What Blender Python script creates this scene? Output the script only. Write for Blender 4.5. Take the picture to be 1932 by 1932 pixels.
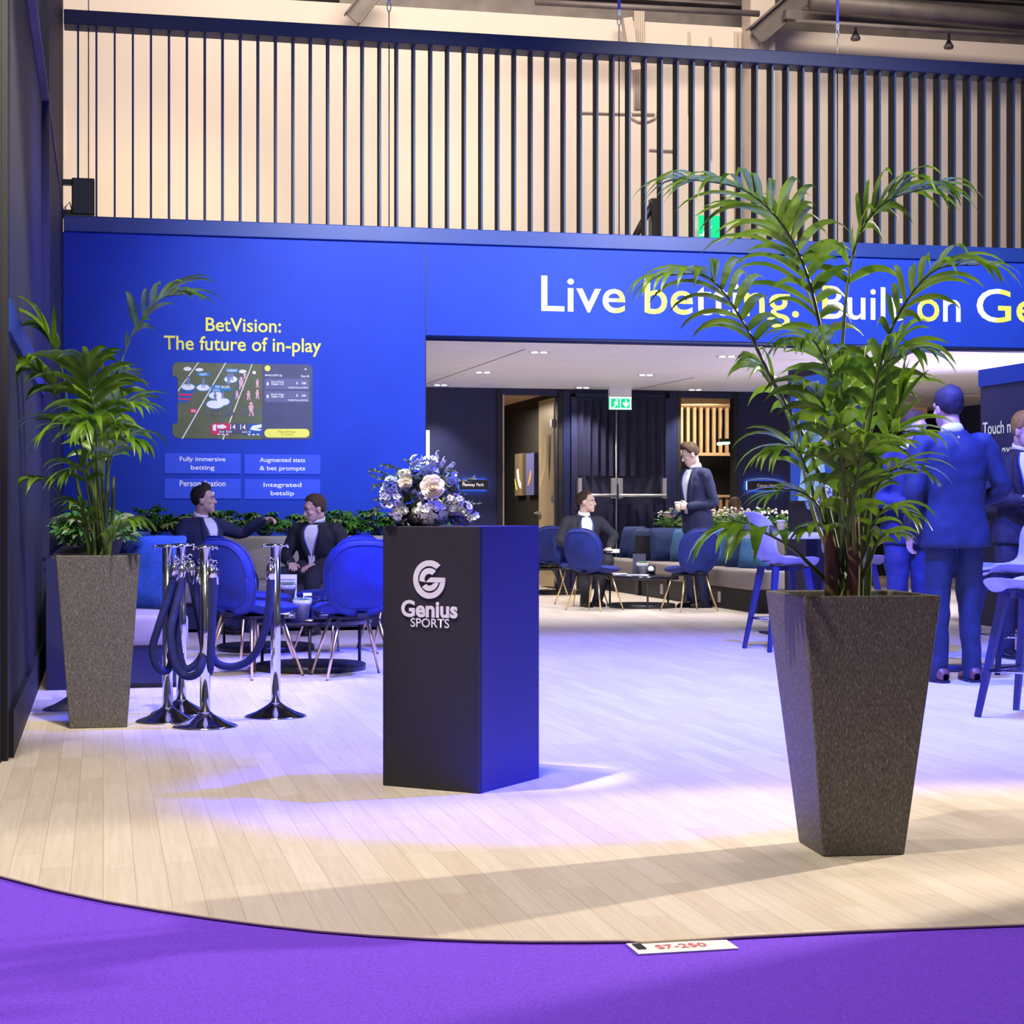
import bpy, bmesh, math, random
from mathutils import Vector, Matrix, Quaternion, noise
PI = math.pi
R = math.radians
S = bpy.context.scene
for o in list(bpy.data.objects):
    bpy.data.objects.remove(o, do_unlink=True)
C = S.collection

# ------------------------------------------------------------------ camera
YAW = R(12.6); CA, SA = math.cos(YAW), math.sin(YAW)
FOC = 3450.0; HOR = 968.0; EYE = 1.05
cam_d = bpy.data.cameras.new('camera'); cam = bpy.data.objects.new('camera', cam_d); C.objects.link(cam)
cam.location = (0, 0, EYE); cam.rotation_euler = (PI/2, 0, -YAW)
cam_d.sensor_width = 36; cam_d.lens = 36*FOC/1932; cam_d.shift_y = 2/1932; cam_d.clip_end = 200
S.camera = cam
S.view_settings.view_transform = 'Standard'; S.view_settings.look = 'None'
S.view_settings.gamma = 1; S.view_settings.use_curve_mapping = False
S.view_settings.exposure = 0.0

def W(X, d, z=0.0):
    """metres to the right of and away from the viewpoint -> place in the stand's own axes"""
    return Vector((X*CA + d*SA, -X*SA + d*CA, z))
def G(px, py, z=0.0):
    d = FOC*(EYE-z)/(py-HOR); return W((px-966)/FOC*d, d, z)
def D(px, py, d):
    return W((px-966)/FOC*d, d, EYE-(py-HOR)*d/FOC)
def T(px, py, t):
    r = (px-966)/FOC; return D(px, py, t/(CA-SA*r))
def SP(px, py, s):
    r = (px-966)/FOC; return D(px, py, s/(CA*r+SA))
def face(fx, fy):
    """rotation about z so that local +Y points fx right / fy away from the viewpoint"""
    w = W(fx, fy); return math.atan2(w.y, w.x) - PI/2

# ------------------------------------------------------------------ world and lights
wd = bpy.data.worlds.new('world'); S.world = wd; wd.use_nodes = True
wd.node_tree.nodes['Background'].inputs[0].default_value = (0.62, 0.60, 0.70, 1)
wd.node_tree.nodes['Background'].inputs[1].default_value = 0.16
def light(name, kind, loc, target, energy, color, size=0.3, spot=None, blend=0.4, sy=None):
    l = bpy.data.lights.new(name, kind); l.energy = energy; l.color = color
    if kind == 'AREA':
        l.size = size
        if sy: l.shape = 'RECTANGLE'; l.size_y = sy
    else: l.shadow_soft_size = size
    if kind == 'SPOT': l.spot_size = R(spot); l.spot_blend = blend
    o = bpy.data.objects.new(name, l); C.objects.link(o); o.location = loc
    o.rotation_euler = (Vector(target)-Vector(loc)).to_track_quat('-Z', 'Y').to_euler(); return o
BLUE = (0.20, 0.20, 1.0); WARM = (1.0, 0.80, 0.56); WHITE = (1.0, 0.93, 0.86)
# hall floods on the far wall
light('hall_flood', 'AREA', (6, 24, 14.5), (5, 34, 5), 2500, (1, .84, .70), 14, sy=2)
light('hall_flood', 'SPOT', (2.5, 25, 9), (1.0, 34, 6.0), 1500, (1, .80, .44), .5, 34, 1.0)
light('hall_flood', 'SPOT', (6.0, 25, 9), (6.3, 34, 6.6), 900, (1, .84, .60), .5, 30, 1.0)
# hall lamps over the aisle, a warm one low at the right, one on the palm from the front left
light('aisle_lamp', 'AREA', W(-.8, 4.4, 8.5), W(-.8, 4.4, 0), 520, (1.0, .88, .75), 1.5)
light('aisle_spot', 'SPOT', W(7.6, 9.8, 4.0), W(0.2, 4.55, 0), 4600, (1.0, .88, .70), .10, 27, .35)
light('aisle_spot', 'SPOT', W(-2.2, 6.5, 7.5), W(-1.5, 6.0, 0), 950, (1.0, .88, .76), .25, 60, .9)
light('palm_spot', 'SPOT', W(-3.2, 3.0, 5.0), W(.95, 5.6, 1.9), 1300, (1.0, .88, .62), .12, 32, .5)
light('palm_spot', 'SPOT', W(-.6, 5.2, 5.4), W(-2.1, 9.2, 1.5), 1800, (1.0, .90, .66), .12, 30, .6)
light('flower_fill', 'SPOT', W(-1.6, 6.2, 5.6), W(-.32, 7.05, 1.2), 1700, (1.0, .95, .88), .06, 9, .5)  # added narrow fill to brighten the bouquet, not a hall lamp
# blue and white wash from the truss over the middle of the stand
BL = (.05, .075, 1.0)
light('blue_wash', 'SPOT', W(1.9, 9.6, 5.3), W(1.5, 10.8, 0), 10500, BL, .12, 84, .6)
light('blue_wash', 'SPOT', W(3.0, 8.0, 6.0), W(.30, 7.1, .25), 27000, (.004, .008, 1.0), .10, 22, 1.0)
light('blue_wash', 'SPOT', W(5.0, 8.2, 5.0), W(2.6, 11.8, .6), 1500, BL, .15, 70, .6)
light('white_wash', 'SPOT', W(1.4, 11.6, 5.6), W(1.0, 12.4, 0), 720, (.96, .90, 1.0), .15, 96, .7)
light('lounge_wash', 'SPOT', W(-1.2, 9.5, 5.4), W(-2.4, 12.8, 0.3), 2200, (.24, .22, 1.0), .2, 56, .8)
light('beam_wash', 'SPOT', W(1.5, 8.5, 5.0), (5, 17.5, 5.0), 900, (.10, .28, 1.0), .3, 80, .8)
# wall washers on the blue panels
light('wall_wash', 'SPOT', (3.2, 12.5, 6.0), (3.0, 17.5, 2.8), 2000, (.95, .97, 1.0), .3, 60, .9)
light('wall_wash', 'SPOT', (6.8, 12.0, 6.0), (7.2, 17.5, 3.2), 2500, (.95, .97, 1.0), .3, 75, .9)
light('ceiling_fill', 'SPOT', (12.4, 18.6, 1.15), (5.6, 18.4, 2.74), 1700, (.66, .58, 1.0), .4, 100, .8)  # added lavender fill from out of view to brighten the room ceiling
# rooms behind the stand
light('meeting_lamp', 'AREA', (5.2, 26.5, 2.6), (5.2, 26.5, 0), 90, (1, .82, .6), .6)
light('slat_room_lamp', 'AREA', (8.9, 26.6, 2.58), (9.1, 27.6, 1.9), 34, (1, .80, .55), .5)
light('dark_room_lamp', 'AREA', (11.5, 26.0, 2.6), (11.6, 27.5, 1.0), 20, (1, .80, .55), .5)
# ------------------------------------------------------------------ materials
def mat(name, col, rough=0.5, metal=0.0, noise_scale=None, noise_amt=0.12, bump=0.0, bump_scale=200, emit=None, emit_s=0, trans=0, spec=0.5, sheen=0, stretch=None, coat=0):
    m = bpy.data.materials.new(name); m.use_nodes = True
    nt = m.node_tree; b = nt.nodes['Principled BSDF']; N = nt.nodes.new; L = nt.links.new
    b.inputs['Base Color'].default_value = (*col, 1); b.inputs['Roughness'].default_value = rough
    b.inputs['Metallic'].default_value = metal; b.inputs['Specular IOR Level'].default_value = spec
    if trans: b.inputs['Transmission Weight'].default_value = trans
    if coat: b.inputs['Coat Weight'].default_value = coat
    if sheen: b.inputs['Sheen Weight'].default_value = sheen; b.inputs['Sheen Roughness'].default_value = .35; b.inputs['Sheen Tint'].default_value = (*[min(1, c*2+.05) for c in col], 1)
    if emit: b.inputs['Emission Color'].default_value = (*emit, 1); b.inputs['Emission Strength'].default_value = emit_s
    tc = N('ShaderNodeTexCoord'); src = tc.outputs['Object']
    if stretch:
        mp = N('ShaderNodeMapping'); mp.inputs['Scale'].default_value = stretch; L(src, mp.inputs[0]); src = mp.outputs[0]
    if noise_scale:
        n = N('ShaderNodeTexNoise'); n.inputs['Scale'].default_value = noise_scale; n.inputs['Detail'].default_value = 4; L(src, n.inputs['Vector'])
        rp = N('ShaderNodeValToRGB'); rp.color_ramp.elements[0].position = .3; rp.color_ramp.elements[1].position = .7
        rp.color_ramp.elements[0].color = (*[c*(1-noise_amt) for c in col], 1); rp.color_ramp.elements[1].color = (*[min(1, c*(1+noise_amt)) for c in col], 1)
        L(n.outputs['Fac'], rp.inputs[0]); L(rp.outputs[0], b.inputs['Base Color'])
    if bump:
        n2 = N('ShaderNodeTexNoise'); n2.inputs['Scale'].default_value = bump_scale; n2.inputs['Detail'].default_value = 3; L(src, n2.inputs['Vector'])
        bp = N('ShaderNodeBump'); bp.inputs['Strength'].default_value = bump; bp.inputs['Distance'].default_value = .004; L(n2.outputs['Fac'], bp.inputs['Height']); L(bp.outputs[0], b.inputs['Normal'])
    return m
M = {}
M['blue_panel'] = mat('blue_panel', (.012, .050, .50), .55, noise_scale=3, noise_amt=.06, spec=.25)
M['blue_box'] = mat('blue_box', (.03, .085, .80), .5, noise_scale=6, noise_amt=.04)
M['navy'] = mat('navy', (.006, .008, .040), .5, noise_scale=4, noise_amt=.1)
M['navy_beam'] = mat('navy_beam', (.002, .007, .06), .5, noise_scale=3, noise_amt=.08)
M['strip'] = mat('strip', (.009, .038, .25), .42, noise_scale=3, noise_amt=.08)
M['slat'] = mat('slat', (.014, .013, .016), .6, noise_scale=8, noise_amt=.1, spec=.2)
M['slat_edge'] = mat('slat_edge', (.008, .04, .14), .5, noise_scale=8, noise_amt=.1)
M['darkwall'] = mat('darkwall', (.008, .012, .062), .55, noise_scale=4, noise_amt=.1)
M['leftwall'] = mat('leftwall', (.004, .005, .018), .6, noise_scale=4, noise_amt=.1)
M['charcoal'] = mat('charcoal', (.006, .006, .009), .6, noise_scale=5, noise_amt=.1)
M['plinth'] = mat('plinth', (.017, .016, .020), .5, noise_scale=40, noise_amt=.08, bump=.02, bump_scale=400)
M['white'] = mat('white', (.86, .86, .88), .55, noise_scale=5, noise_amt=.03)
M['ceiling'] = mat('ceiling', (.88, .86, .87), .7, noise_scale=2, noise_amt=.03)
M['letter'] = mat('letter', (.95, .95, .97), .5, noise_scale=20, noise_amt=.02)
M['yellow'] = mat('yellow', (.90, .86, .12), .5, noise_scale=20, noise_amt=.02)
M['chrome'] = mat('chrome', (.75, .75, .78), .10, 1, noise_scale=30, noise_amt=.03)
M['gold'] = mat('gold', (.75, .55, .28), .28, 1, noise_scale=30, noise_amt=.05)
M['velvet'] = mat('velvet', (.004, .016, .17), .75, noise_scale=9, noise_amt=.30, bump=.25, bump_scale=35, sheen=.5)
M['velvet_rope'] = mat('velvet_rope', (.004, .009, .10), .85, noise_scale=30, noise_amt=.2, sheen=.1)
M['cushion_navy'] = mat('cushion_navy', (.005, .022, .10), .8, noise_scale=40, noise_amt=.2, bump=.3, bump_scale=18, sheen=.3)
M['cushion_teal'] = mat('cushion_teal', (.03, .11, .25), .8, noise_scale=60, noise_amt=.15, bump=.3, bump_scale=18)
M['cushion_blue'] = mat('cushion_blue', (.012, .06, .34), .8, noise_scale=40, noise_amt=.2, bump=.3, bump_scale=18)
M['grey_seat'] = mat('grey_seat', (.27, .235, .23), .6, noise_scale=50, noise_amt=.05, bump=.05, bump_scale=150)
M['black'] = mat('black', (.012, .012, .016), .45, noise_scale=20, noise_amt=.1)
M['black_gloss'] = mat('black_gloss', (.012, .012, .02), .15, noise_scale=20, noise_amt=.1)
M['stool_shell'] = mat('stool_shell', (.34, .33, .42), .4, noise_scale=20, noise_amt=.03)
M['stool_leg'] = mat('stool_leg', (.02, .025, .09), .45, noise_scale=20, noise_amt=.1)
M['steel'] = mat('steel', (.16, .14, .135), .55, .3, noise_scale=2, noise_amt=.25)
M['hallwall'] = mat('hallwall', (.74, .66, .57), .7, noise_scale=.4, noise_amt=.05)
M['hallpipe'] = mat('hallpipe', (.60, .53, .45), .6, noise_scale=2, noise_amt=.05)
M['roof'] = mat('roof', (.03, .026, .025), .8, noise_scale=1, noise_amt=.4)
M['strap'] = mat('strap', (.10, .08, .6), .6, noise_scale=50, noise_amt=.1)
M['wood_room'] = mat('wood_room', (.62, .44, .28), .6, noise_scale=6, noise_amt=.12, stretch=(1, 12, 1))
M['door_gold'] = mat('door_gold', (.50, .43, .31), .35, noise_scale=3, noise_amt=.05)
M['silver'] = mat('silver', (.62, .62, .62), .35, .7, noise_scale=20, noise_amt=.04)
M['concrete'] = mat('concrete', (.52, .51, .52), .8, noise_scale=25, noise_amt=.2, bump=.15, bump_scale=60)
M['paper'] = mat('paper', (.82, .82, .84), .6, noise_scale=30, noise_amt=.04)
M['soil'] = mat('soil', (.05, .035, .025), .9, noise_scale=60, noise_amt=.6, bump=.6, bump_scale=120)
M['pebble'] = mat('pebble', (.6, .6, .62), .5, noise_scale=60, noise_amt=.5, bump=.6, bump_scale=120)
M['trunk'] = mat('trunk', (.12, .06, .03), .8, noise_scale=30, noise_amt=.5, bump=.5, bump_scale=60, stretch=(1, 1, .2))
M['stem'] = mat('stem', (.075, .12, .025), .45, noise_scale=12, noise_amt=.3)
def leafmat(name, a, b_, rough=.38, tl=.35):
    m = bpy.data.materials.new(name); m.use_nodes = True; nt = m.node_tree; N = nt.nodes.new; L = nt.links.new
    b = nt.nodes['Principled BSDF']; out = nt.nodes['Material Output']
    oi = N('ShaderNodeTexCoord'); n = N('ShaderNodeTexNoise'); n.inputs['Scale'].default_value = 7; L(oi.outputs['Object'], n.inputs['Vector'])
    rp = N('ShaderNodeValToRGB'); rp.color_ramp.elements[0].position = .35; rp.color_ramp.elements[1].position = .65
    rp.color_ramp.elements[0].color = (*a, 1); rp.color_ramp.elements[1].color = (*b_, 1); L(n.outputs['Fac'], rp.inputs[0]); L(rp.outputs[0], b.inputs['Base Color'])
    b.inputs['Roughness'].default_value = rough
    tr = N('ShaderNodeBsdfTranslucent'); L(rp.outputs[0], tr.inputs[0]); mx = N('ShaderNodeMixShader'); mx.inputs[0].default_value = tl
    L(b.outputs[0], mx.inputs[1]); L(tr.outputs[0], mx.inputs[2]); L(mx.outputs[0], out.inputs[0]); return m
M['palm_leaf'] = leafmat('palm_leaf', (.045, .13, .010), (.19, .34, .025), .3, .42)
M['plant_leaf'] = leafmat('plant_leaf', (.03, .14, .015), (.12, .32, .04), .35, .25)
M['plant_leaf_light'] = leafmat('plant_leaf_light', (.22, .30, .07), (.36, .42, .16), .45, .25)
M['sprig_leaf'] = leafmat('sprig_leaf', (.05, .09, .03), (.12, .17, .07), .5, .2)
M['succulent'] = leafmat('succulent', (.10, .22, .10), (.22, .34, .18), .5, .15)
M['petal_cream'] = mat('petal_cream', (.90, .80, .64), .6, noise_scale=20, noise_amt=.04)
M['petal_white'] = mat('petal_white', (.86, .88, .78), .6, noise_scale=30, noise_amt=.08)
M['petal_green'] = mat('petal_green', (.66, .72, .48), .6, noise_scale=30, noise_amt=.1)
M['petal_blue'] = mat('petal_blue', (.38, .50, .92), .6, noise_scale=30, noise_amt=.15)
M['petal_lilac'] = mat('petal_lilac', (.62, .66, .95), .6, noise_scale=30, noise_amt=.12)
M['thistle'] = mat('thistle', (.09, .10, .28), .6, noise_scale=30, noise_amt=.3)
M['flower_eye'] = mat('flower_eye', (.16, .13, .04), .7, noise_scale=30, noise_amt=.3)
def glassmat(name, col=(1, 1, 1), rough=.03):
    m = mat(name, col, rough, trans=1.0); return m
M['glass'] = glassmat('glass', (.85, .88, 1))
def emis(name, col, s):
    return mat(name, tuple(min(1, c) for c in col), .5, emit=col, emit_s=s)
M['lamp'] = emis('lamp', (1, .97, .9), 9)
M['led_blue'] = emis('led_blue', (.12, .35, 1), 45)
M['led_white'] = emis('led_white', (.9, .95, 1), 3)
M['exit_green'] = emis('exit_green', (.0, .50, .20), 1.0)
M['exit_white'] = emis('exit_white', (.75, 1, .90), 1.0)
M['green_tube'] = emis('green_tube', (.35, 1, .55), 2.5)
# wooden strip floor
def floor_mat():
    m = bpy.data.materials.new('strip_floor'); m.use_nodes = True; nt = m.node_tree; N = nt.nodes.new; L = nt.links.new; b = nt.nodes['Principled BSDF']
    tc = N('ShaderNodeTexCoord'); mp = N('ShaderNodeMapping'); mp.inputs['Rotation'].default_value = (0, 0, PI/2); L(tc.outputs['Object'], mp.inputs[0])
    br = N('ShaderNodeTexBrick'); br.inputs['Scale'].default_value = 1; br.inputs['Brick Width'].default_value = .62; br.inputs['Row Height'].default_value = .09
    br.inputs['Mortar Size'].default_value = .0012; br.inputs['Mortar Smooth'].default_value = .3; br.offset = .37; br.offset_frequency = 3; br.squash = 1.4; br.squash_frequency = 4
    br.inputs['Color1'].default_value = (.74, .67, .59, 1); br.inputs['Color2'].default_value = (.65, .57, .48, 1); br.inputs['Mortar'].default_value = (.47, .40, .33, 1); L(mp.outputs[0], br.inputs['Vector'])
    mp2 = N('ShaderNodeMapping'); mp2.inputs['Scale'].default_value = (40, 1.6, 1); L(tc.outputs['Object'], mp2.inputs[0])
    n = N('ShaderNodeTexNoise'); n.inputs['Scale'].default_value = 1.5; n.inputs['Detail'].default_value = 6; n.inputs['Distortion'].default_value = .8; L(mp2.outputs[0], n.inputs['Vector'])
    rp = N('ShaderNodeValToRGB'); rp.color_ramp.elements[0].position = .3; rp.color_ramp.elements[0].color = (.86, .82, .78, 1); rp.color_ramp.elements[1].position = .7; rp.color_ramp.elements[1].color = (1, 1, 1, 1); L(n.outputs['Fac'], rp.inputs[0])
    mx = N('ShaderNodeMixRGB'); mx.blend_type = 'MULTIPLY'; mx.inputs[0].default_value = .8; L(br.outputs['Color'], mx.inputs[1]); L(rp.outputs[0], mx.inputs[2]); L(mx.outputs[0], b.inputs['Base Color'])
    b.inputs['Roughness'].default_value = .42; b.inputs['Specular IOR Level'].default_value = .35
    bp = N('ShaderNodeBump'); bp.inputs['Strength'].default_value = .12; bp.inputs['Distance'].default_value = .002; L(n.outputs['Fac'], bp.inputs['Height']); L(bp.outputs[0], b.inputs['Normal']); return m
M['floor'] = floor_mat()
M['carpet'] = mat('carpet', (.165, .045, .74), .95, noise_scale=140, noise_amt=.22, bump=.4, bump_scale=500)
M['floor_edge'] = mat('floor_edge', (.03, .015, .02), .7)
# grey speckled planter stone
def pot_mat():
    m = bpy.data.materials.new('speckled_stone'); m.use_nodes = True; nt = m.node_tree; N = nt.nodes.new; L = nt.links.new; b = nt.nodes['Principled BSDF']
    tc = N('ShaderNodeTexCoord'); mp = N('ShaderNodeMapping'); mp.inputs['Rotation'].default_value = (0, R(35), 0); mp.inputs['Scale'].default_value = (300, 300, 80); L(tc.outputs['Object'], mp.inputs[0])
    n = N('ShaderNodeTexNoise'); n.inputs['Scale'].default_value = 1; n.inputs['Detail'].default_value = 3; L(mp.outputs[0], n.inputs['Vector'])
    rp = N('ShaderNodeValToRGB'); e = rp.color_ramp.elements; e[0].position = .36; e[0].color = (.055, .048, .046, 1); e[1].position = .62; e[1].color = (.13, .12, .115, 1)
    x = e.new(.74); x.color = (.30, .29, .28, 1); L(n.outputs['Fac'], rp.inputs[0]); L(rp.outputs[0], b.inputs['Base Color']); b.inputs['Roughness'].default_value = .65
    bp = N('ShaderNodeBump'); bp.inputs['Strength'].default_value = .35; bp.inputs['Distance'].default_value = .003; L(n.outputs['Fac'], bp.inputs['Height']); L(bp.outputs[0], b.inputs['Normal']); return m
M['pot'] = pot_mat()

# ------------------------------------------------------------------ mesh helpers
class MB:
    def __init__(s): s.v = []; s.f = []; s.m = []; s.sm = []
    def add(s, vs, fs, mi=0, smooth=False, mtx=None):
        k = len(s.v)
        for p in vs: s.v.append((mtx @ Vector(p)) if mtx else Vector(p))
        for f in fs: s.f.append([i+k for i in f]); s.m.append(mi); s.sm.append(smooth)
        return s
    def box(s, c, size, mi=0, rot=None, mtx=None):
        x, y, z = [q/2 for q in size]; M4 = Matrix.Translation(c) @ (rot.to_4x4() if rot else Matrix())
        if mtx: M4 = mtx @ M4
        vs = [(-x,-y,-z),(x,-y,-z),(x,y,-z),(-x,y,-z),(-x,-y,z),(x,-y,z),(x,y,z),(-x,y,z)]
        return s.add(vs, [(0,3,2,1),(4,5,6,7),(0,1,5,4),(1,2,6,5),(2,3,7,6),(3,0,4,7)], mi, False, M4)
    def rbox(s, c, size, r=.02, mi=0, n=3, rot=None):
        """box with rounded edges (superellipsoid style rounding)"""
        bm = bmesh.new(); bmesh.ops.create_cube(bm, size=1)
        for v in bm.verts: v.co = Vector((v.co.x*size[0], v.co.y*size[1], v.co.z*size[2]))
        bmesh.ops.bevel(bm, geom=bm.edges[:], offset=min(r, min(size)*.49), segments=n, affect='EDGES', profile=.5)
        M4 = Matrix.Translation(c) @ (rot.to_4x4() if rot else Matrix())
        bm.verts.index_update(); s.add([v.co.copy() for v in bm.verts], [[v.index for v in f.verts] for f in bm.faces], mi, True, M4); bm.free(); return s
    def tube(s, pts, rad, seg=10, mi=0, caps=True, flat=1.0, up=None, smooth=True):
        pts = [Vector(p) for p in pts]; n = len(pts)
        rad = [rad]*n if not hasattr(rad, '__len__') else list(rad)
        t0 = (pts[1]-pts[0]).normalized(); a = Vector(up) if up else (Vector((0,0,1)) if abs(t0.z) < .9 else Vector((1,0,0)))
        u = t0.cross(a).normalized(); vs = []; fs = []
        for i in range(n):
            t = ((pts[min(i+1,n-1)]-pts[max(i-1,0)])).normalized()
            u = (u - t*u.dot(t)).normalized(); w = t.cross(u)
            for k in range(seg):
                an = 2*PI*k/seg; vs.append(pts[i] + u*math.cos(an)*rad[i] + w*math.sin(an)*rad[i]*flat)
        for i in range(n-1):
            for k in range(seg):
                a0 = i*seg+k; b0 = i*seg+(k+1)%seg; fs.append((a0, b0, b0+seg, a0+seg))
        if caps: fs.append(tuple(range(seg))[::-1]); fs.append(tuple(range((n-1)*seg, n*seg)))
        return s.add(vs, fs, mi, smooth)
    def lathe(s, prof, c=(0,0,0), seg=24, mi=0, mtx=None, smooth=True):
        vs = []; fs = []; n = len(prof)
        for (r, z) in prof:
            for k in range(seg):
                an = 2*PI*k/seg; vs.append((c[0]+r*math.cos(an), c[1]+r*math.sin(an), c[2]+z))
        for i in range(n-1):
            for k in range(seg):
                a0 = i*seg+k; b0 = i*seg+(k+1)%seg; fs.append((a0, b0, b0+seg, a0+seg))
        if prof[0][0] > 1e-5: fs.append(tuple(range(seg))[::-1])
        if prof[-1][0] > 1e-5: fs.append(tuple(range((n-1)*seg, n*seg)))
        return s.add(vs, fs, mi, smooth, mtx)
    def ell(s, c, r, mi=0, seg=16, rings=10, mtx=None, rot=None):
        if not hasattr(r, '__len__'): r = (r, r, r)
        vs = []; fs = []; M4 = Matrix.Translation(c) @ (rot.to_4x4() if rot else Matrix())
        if mtx: M4 = mtx @ M4
        vs.append((0, 0, -r[2]))
        for i in range(1, rings):
            th = PI*i/rings - PI/2
            for k in range(seg):
                an = 2*PI*k/seg; vs.append((r[0]*math.cos(th)*math.cos(an), r[1]*math.cos(th)*math.sin(an), r[2]*math.sin(th)))
        vs.append((0, 0, r[2])); top = len(vs)-1
        for k in range(seg): fs.append((0, 1+(k+1)%seg, 1+k)); fs.append((top, top-seg+k, top-seg+(k+1)%seg))
        for i in range(rings-2):
            for k in range(seg):
                a0 = 1+i*seg+k; b0 = 1+i*seg+(k+1)%seg; fs.append((a0, b0, b0+seg, a0+seg))
        return s.add(vs, fs, mi, True, M4)
    def prism(s, poly, h0, h1, mi=0, mtx=None):
        """2-D polygon (x, y) between z=h0 and h1"""
        n = len(poly); vs = [(x, y, h0) for x, y in poly]+[(x, y, h1) for x, y in poly]
        fs = [tuple(range(n))[::-1], tuple(range(n, 2*n))]+[(i, (i+1)%n, n+(i+1)%n, n+i) for i in range(n)]
        return s.add(vs, fs, mi, False, mtx)
    def quad(s, a, b, c, d, mi=0): return s.add([a, b, c, d], [(0,1,2,3)], mi)
    def grid(s, P, mi=0, smooth=True):
        nr = len(P); nc = len(P[0]); return s.add([q for r in P for q in r], [(i*nc+j, i*nc+j+1, (i+1)*nc+j+1, (i+1)*nc+j) for i in range(nr-1) for j in range(nc-1)], mi, smooth)
    def mesh(s, name, mats):
        me = bpy.data.meshes.new(name); me.from_pydata([tuple(v) for v in s.v], [], s.f)
        for m in (mats if isinstance(mats, (list, tuple)) else [mats]): me.materials.append(M[m] if isinstance(m, str) else m)
        me.polygons.foreach_set('material_index', s.m); me.polygons.foreach_set('use_smooth', s.sm); me.update()
        return me
    def build(s, name, mats, parent=None, loc=(0,0,0), rotz=0, bevel=0, solid=0, sub=0, autosmooth=False):
        o = bpy.data.objects.new(name, s.mesh(name, mats)); C.objects.link(o); o.location = loc; o.rotation_euler = (0,0,rotz)
        if parent: o.parent = parent
        if solid: md = o.modifiers.new('solid', 'SOLIDIFY'); md.thickness = solid; md.offset = 0
        if bevel: md = o.modifiers.new('bevel', 'BEVEL'); md.width = bevel; md.segments = 2; md.limit_method = 'ANGLE'
        if sub: md = o.modifiers.new('sub', 'SUBSURF'); md.levels = sub; md.render_levels = sub
        return o
def thing(name, label, cat, loc=(0,0,0), rotz=0, group=None):
    o = bpy.data.objects.new(name, None); C.objects.link(o); o.empty_display_size = .1
    o.location = loc; o.rotation_euler = (0,0,rotz); o['label'] = label; o['category'] = cat
    if group: o['group'] = group
    return o
def tag(o, label, cat, group=None, kind=None):
    o['label'] = label; o['category'] = cat
    if group: o['group'] = group
    if kind: o['kind'] = kind
    return o
def struct(o): o['kind'] = 'structure'; return o
def dup(root, loc, rotz, label=None, group=None):
    r = root.copy(); C.objects.link(r); r.location = loc; r.rotation_euler = (0,0,rotz)
    if label: r['label'] = label
    if group: r['group'] = group
    for ch in list(root.children):
        c = ch.copy(); C.objects.link(c); c.parent = r
        for g in list(ch.children):
            d = g.copy(); C.objects.link(d); d.parent = c
    return r
def freeze(o):
    """apply modifiers by evaluating"""
    dg = bpy.context.evaluated_depsgraph_get(); dg.update()
    me = bpy.data.meshes.new_from_object(o.evaluated_get(dg)); o.modifiers.clear(); o.data = me; return o
def text(name, body, m, parent, mtx, width=None, height=None, bold=0.0, extrude=.002, align='LEFT', spacing=1.0):
    """lettering as a mesh; local x along the line from 0, local y up from the baseline; scaled to width (cap height scaled to match or given)"""
    cu = bpy.data.curves.new(name, 'FONT'); cu.body = body; cu.size = 1; cu.offset = bold; cu.space_character = spacing; cu.space_line = .95; cu.align_x = 'CENTER' if align == 'CENTER' else 'LEFT'
    cu.extrude = 0; cu.resolution_u = 4
    o = bpy.data.objects.new(name, cu); C.objects.link(o)
    dg = bpy.context.evaluated_depsgraph_get(); dg.update(); me = bpy.data.meshes.new_from_object(o.evaluated_get(dg))
    bpy.data.objects.remove(o); bpy.data.curves.remove(cu)
    xs = [v.co.x for v in me.vertices]; x0, x1 = min(xs), max(xs); kx = width/(x1-x0) if width else None
    ys = [v.co.y for v in me.vertices]; y0, y1 = min(ys), max(ys)
    ky = height/(y1-y0) if height else kx
    if kx is None: kx = ky
    cx = (x0+x1)/2 if align == 'CENTER' else x0
    yb = 0 if set(body) & set('gjpqy') else y0
    for v in me.vertices: v.co = Vector(((v.co.x-cx)*kx, (v.co.y-yb)*ky, extrude))
    me.materials.clear(); me.materials.append(M[m] if isinstance(m, str) else m)
    me.transform(mtx)
    o = bpy.data.objects.new(name, me); C.objects.link(o)
    if parent: o.parent = parent
    return o
def wallmtx(loc, face_dir='front'):
    if face_dir == 'front': rot = Matrix.Rotation(PI/2, 4, 'X')
    else: rot = Matrix.Rotation(-PI/2, 4, 'Z') @ Matrix.Rotation(PI/2, 4, 'X')
    return Matrix.Translation(loc) @ rot
def arc(cx, cy, r, a0, a1, n=24): return [(cx+r*math.cos(R(a0+(a1-a0)*i/n)), cy+r*math.sin(R(a0+(a1-a0)*i/n))) for i in range(n+1)]
def ease(a, b, t): return a+(b-a)*t
def spline(pts, n):
    """Catmull-Rom through pts, n samples"""
    pts = [Vector(p) for p in pts]; P = [pts[0]*2-pts[1]]+pts+[pts[-1]*2-pts[-2]]; out = []; m = len(pts)-1
    for i in range(n):
        u = i/(n-1)*m; k = min(int(u), m-1); t = u-k; a, b, c, d = P[k:k+4]
        out.append(.5*((2*b)+(c-a)*t+(2*a-5*b+4*c-d)*t*t+(3*b-a-3*c+d)*t**3))
    return out
# ------------------------------------------------------------------ the setting
TW, TB, SL = 17.56, 24.5, -0.40      # front of the fascia, front of the rear wall, left wall
SR = 13.5
def wx(px, py=HOR, t=TW): return T(px, py, t).x
def wz(px, py, t=TW): return T(px, py, t).z
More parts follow.
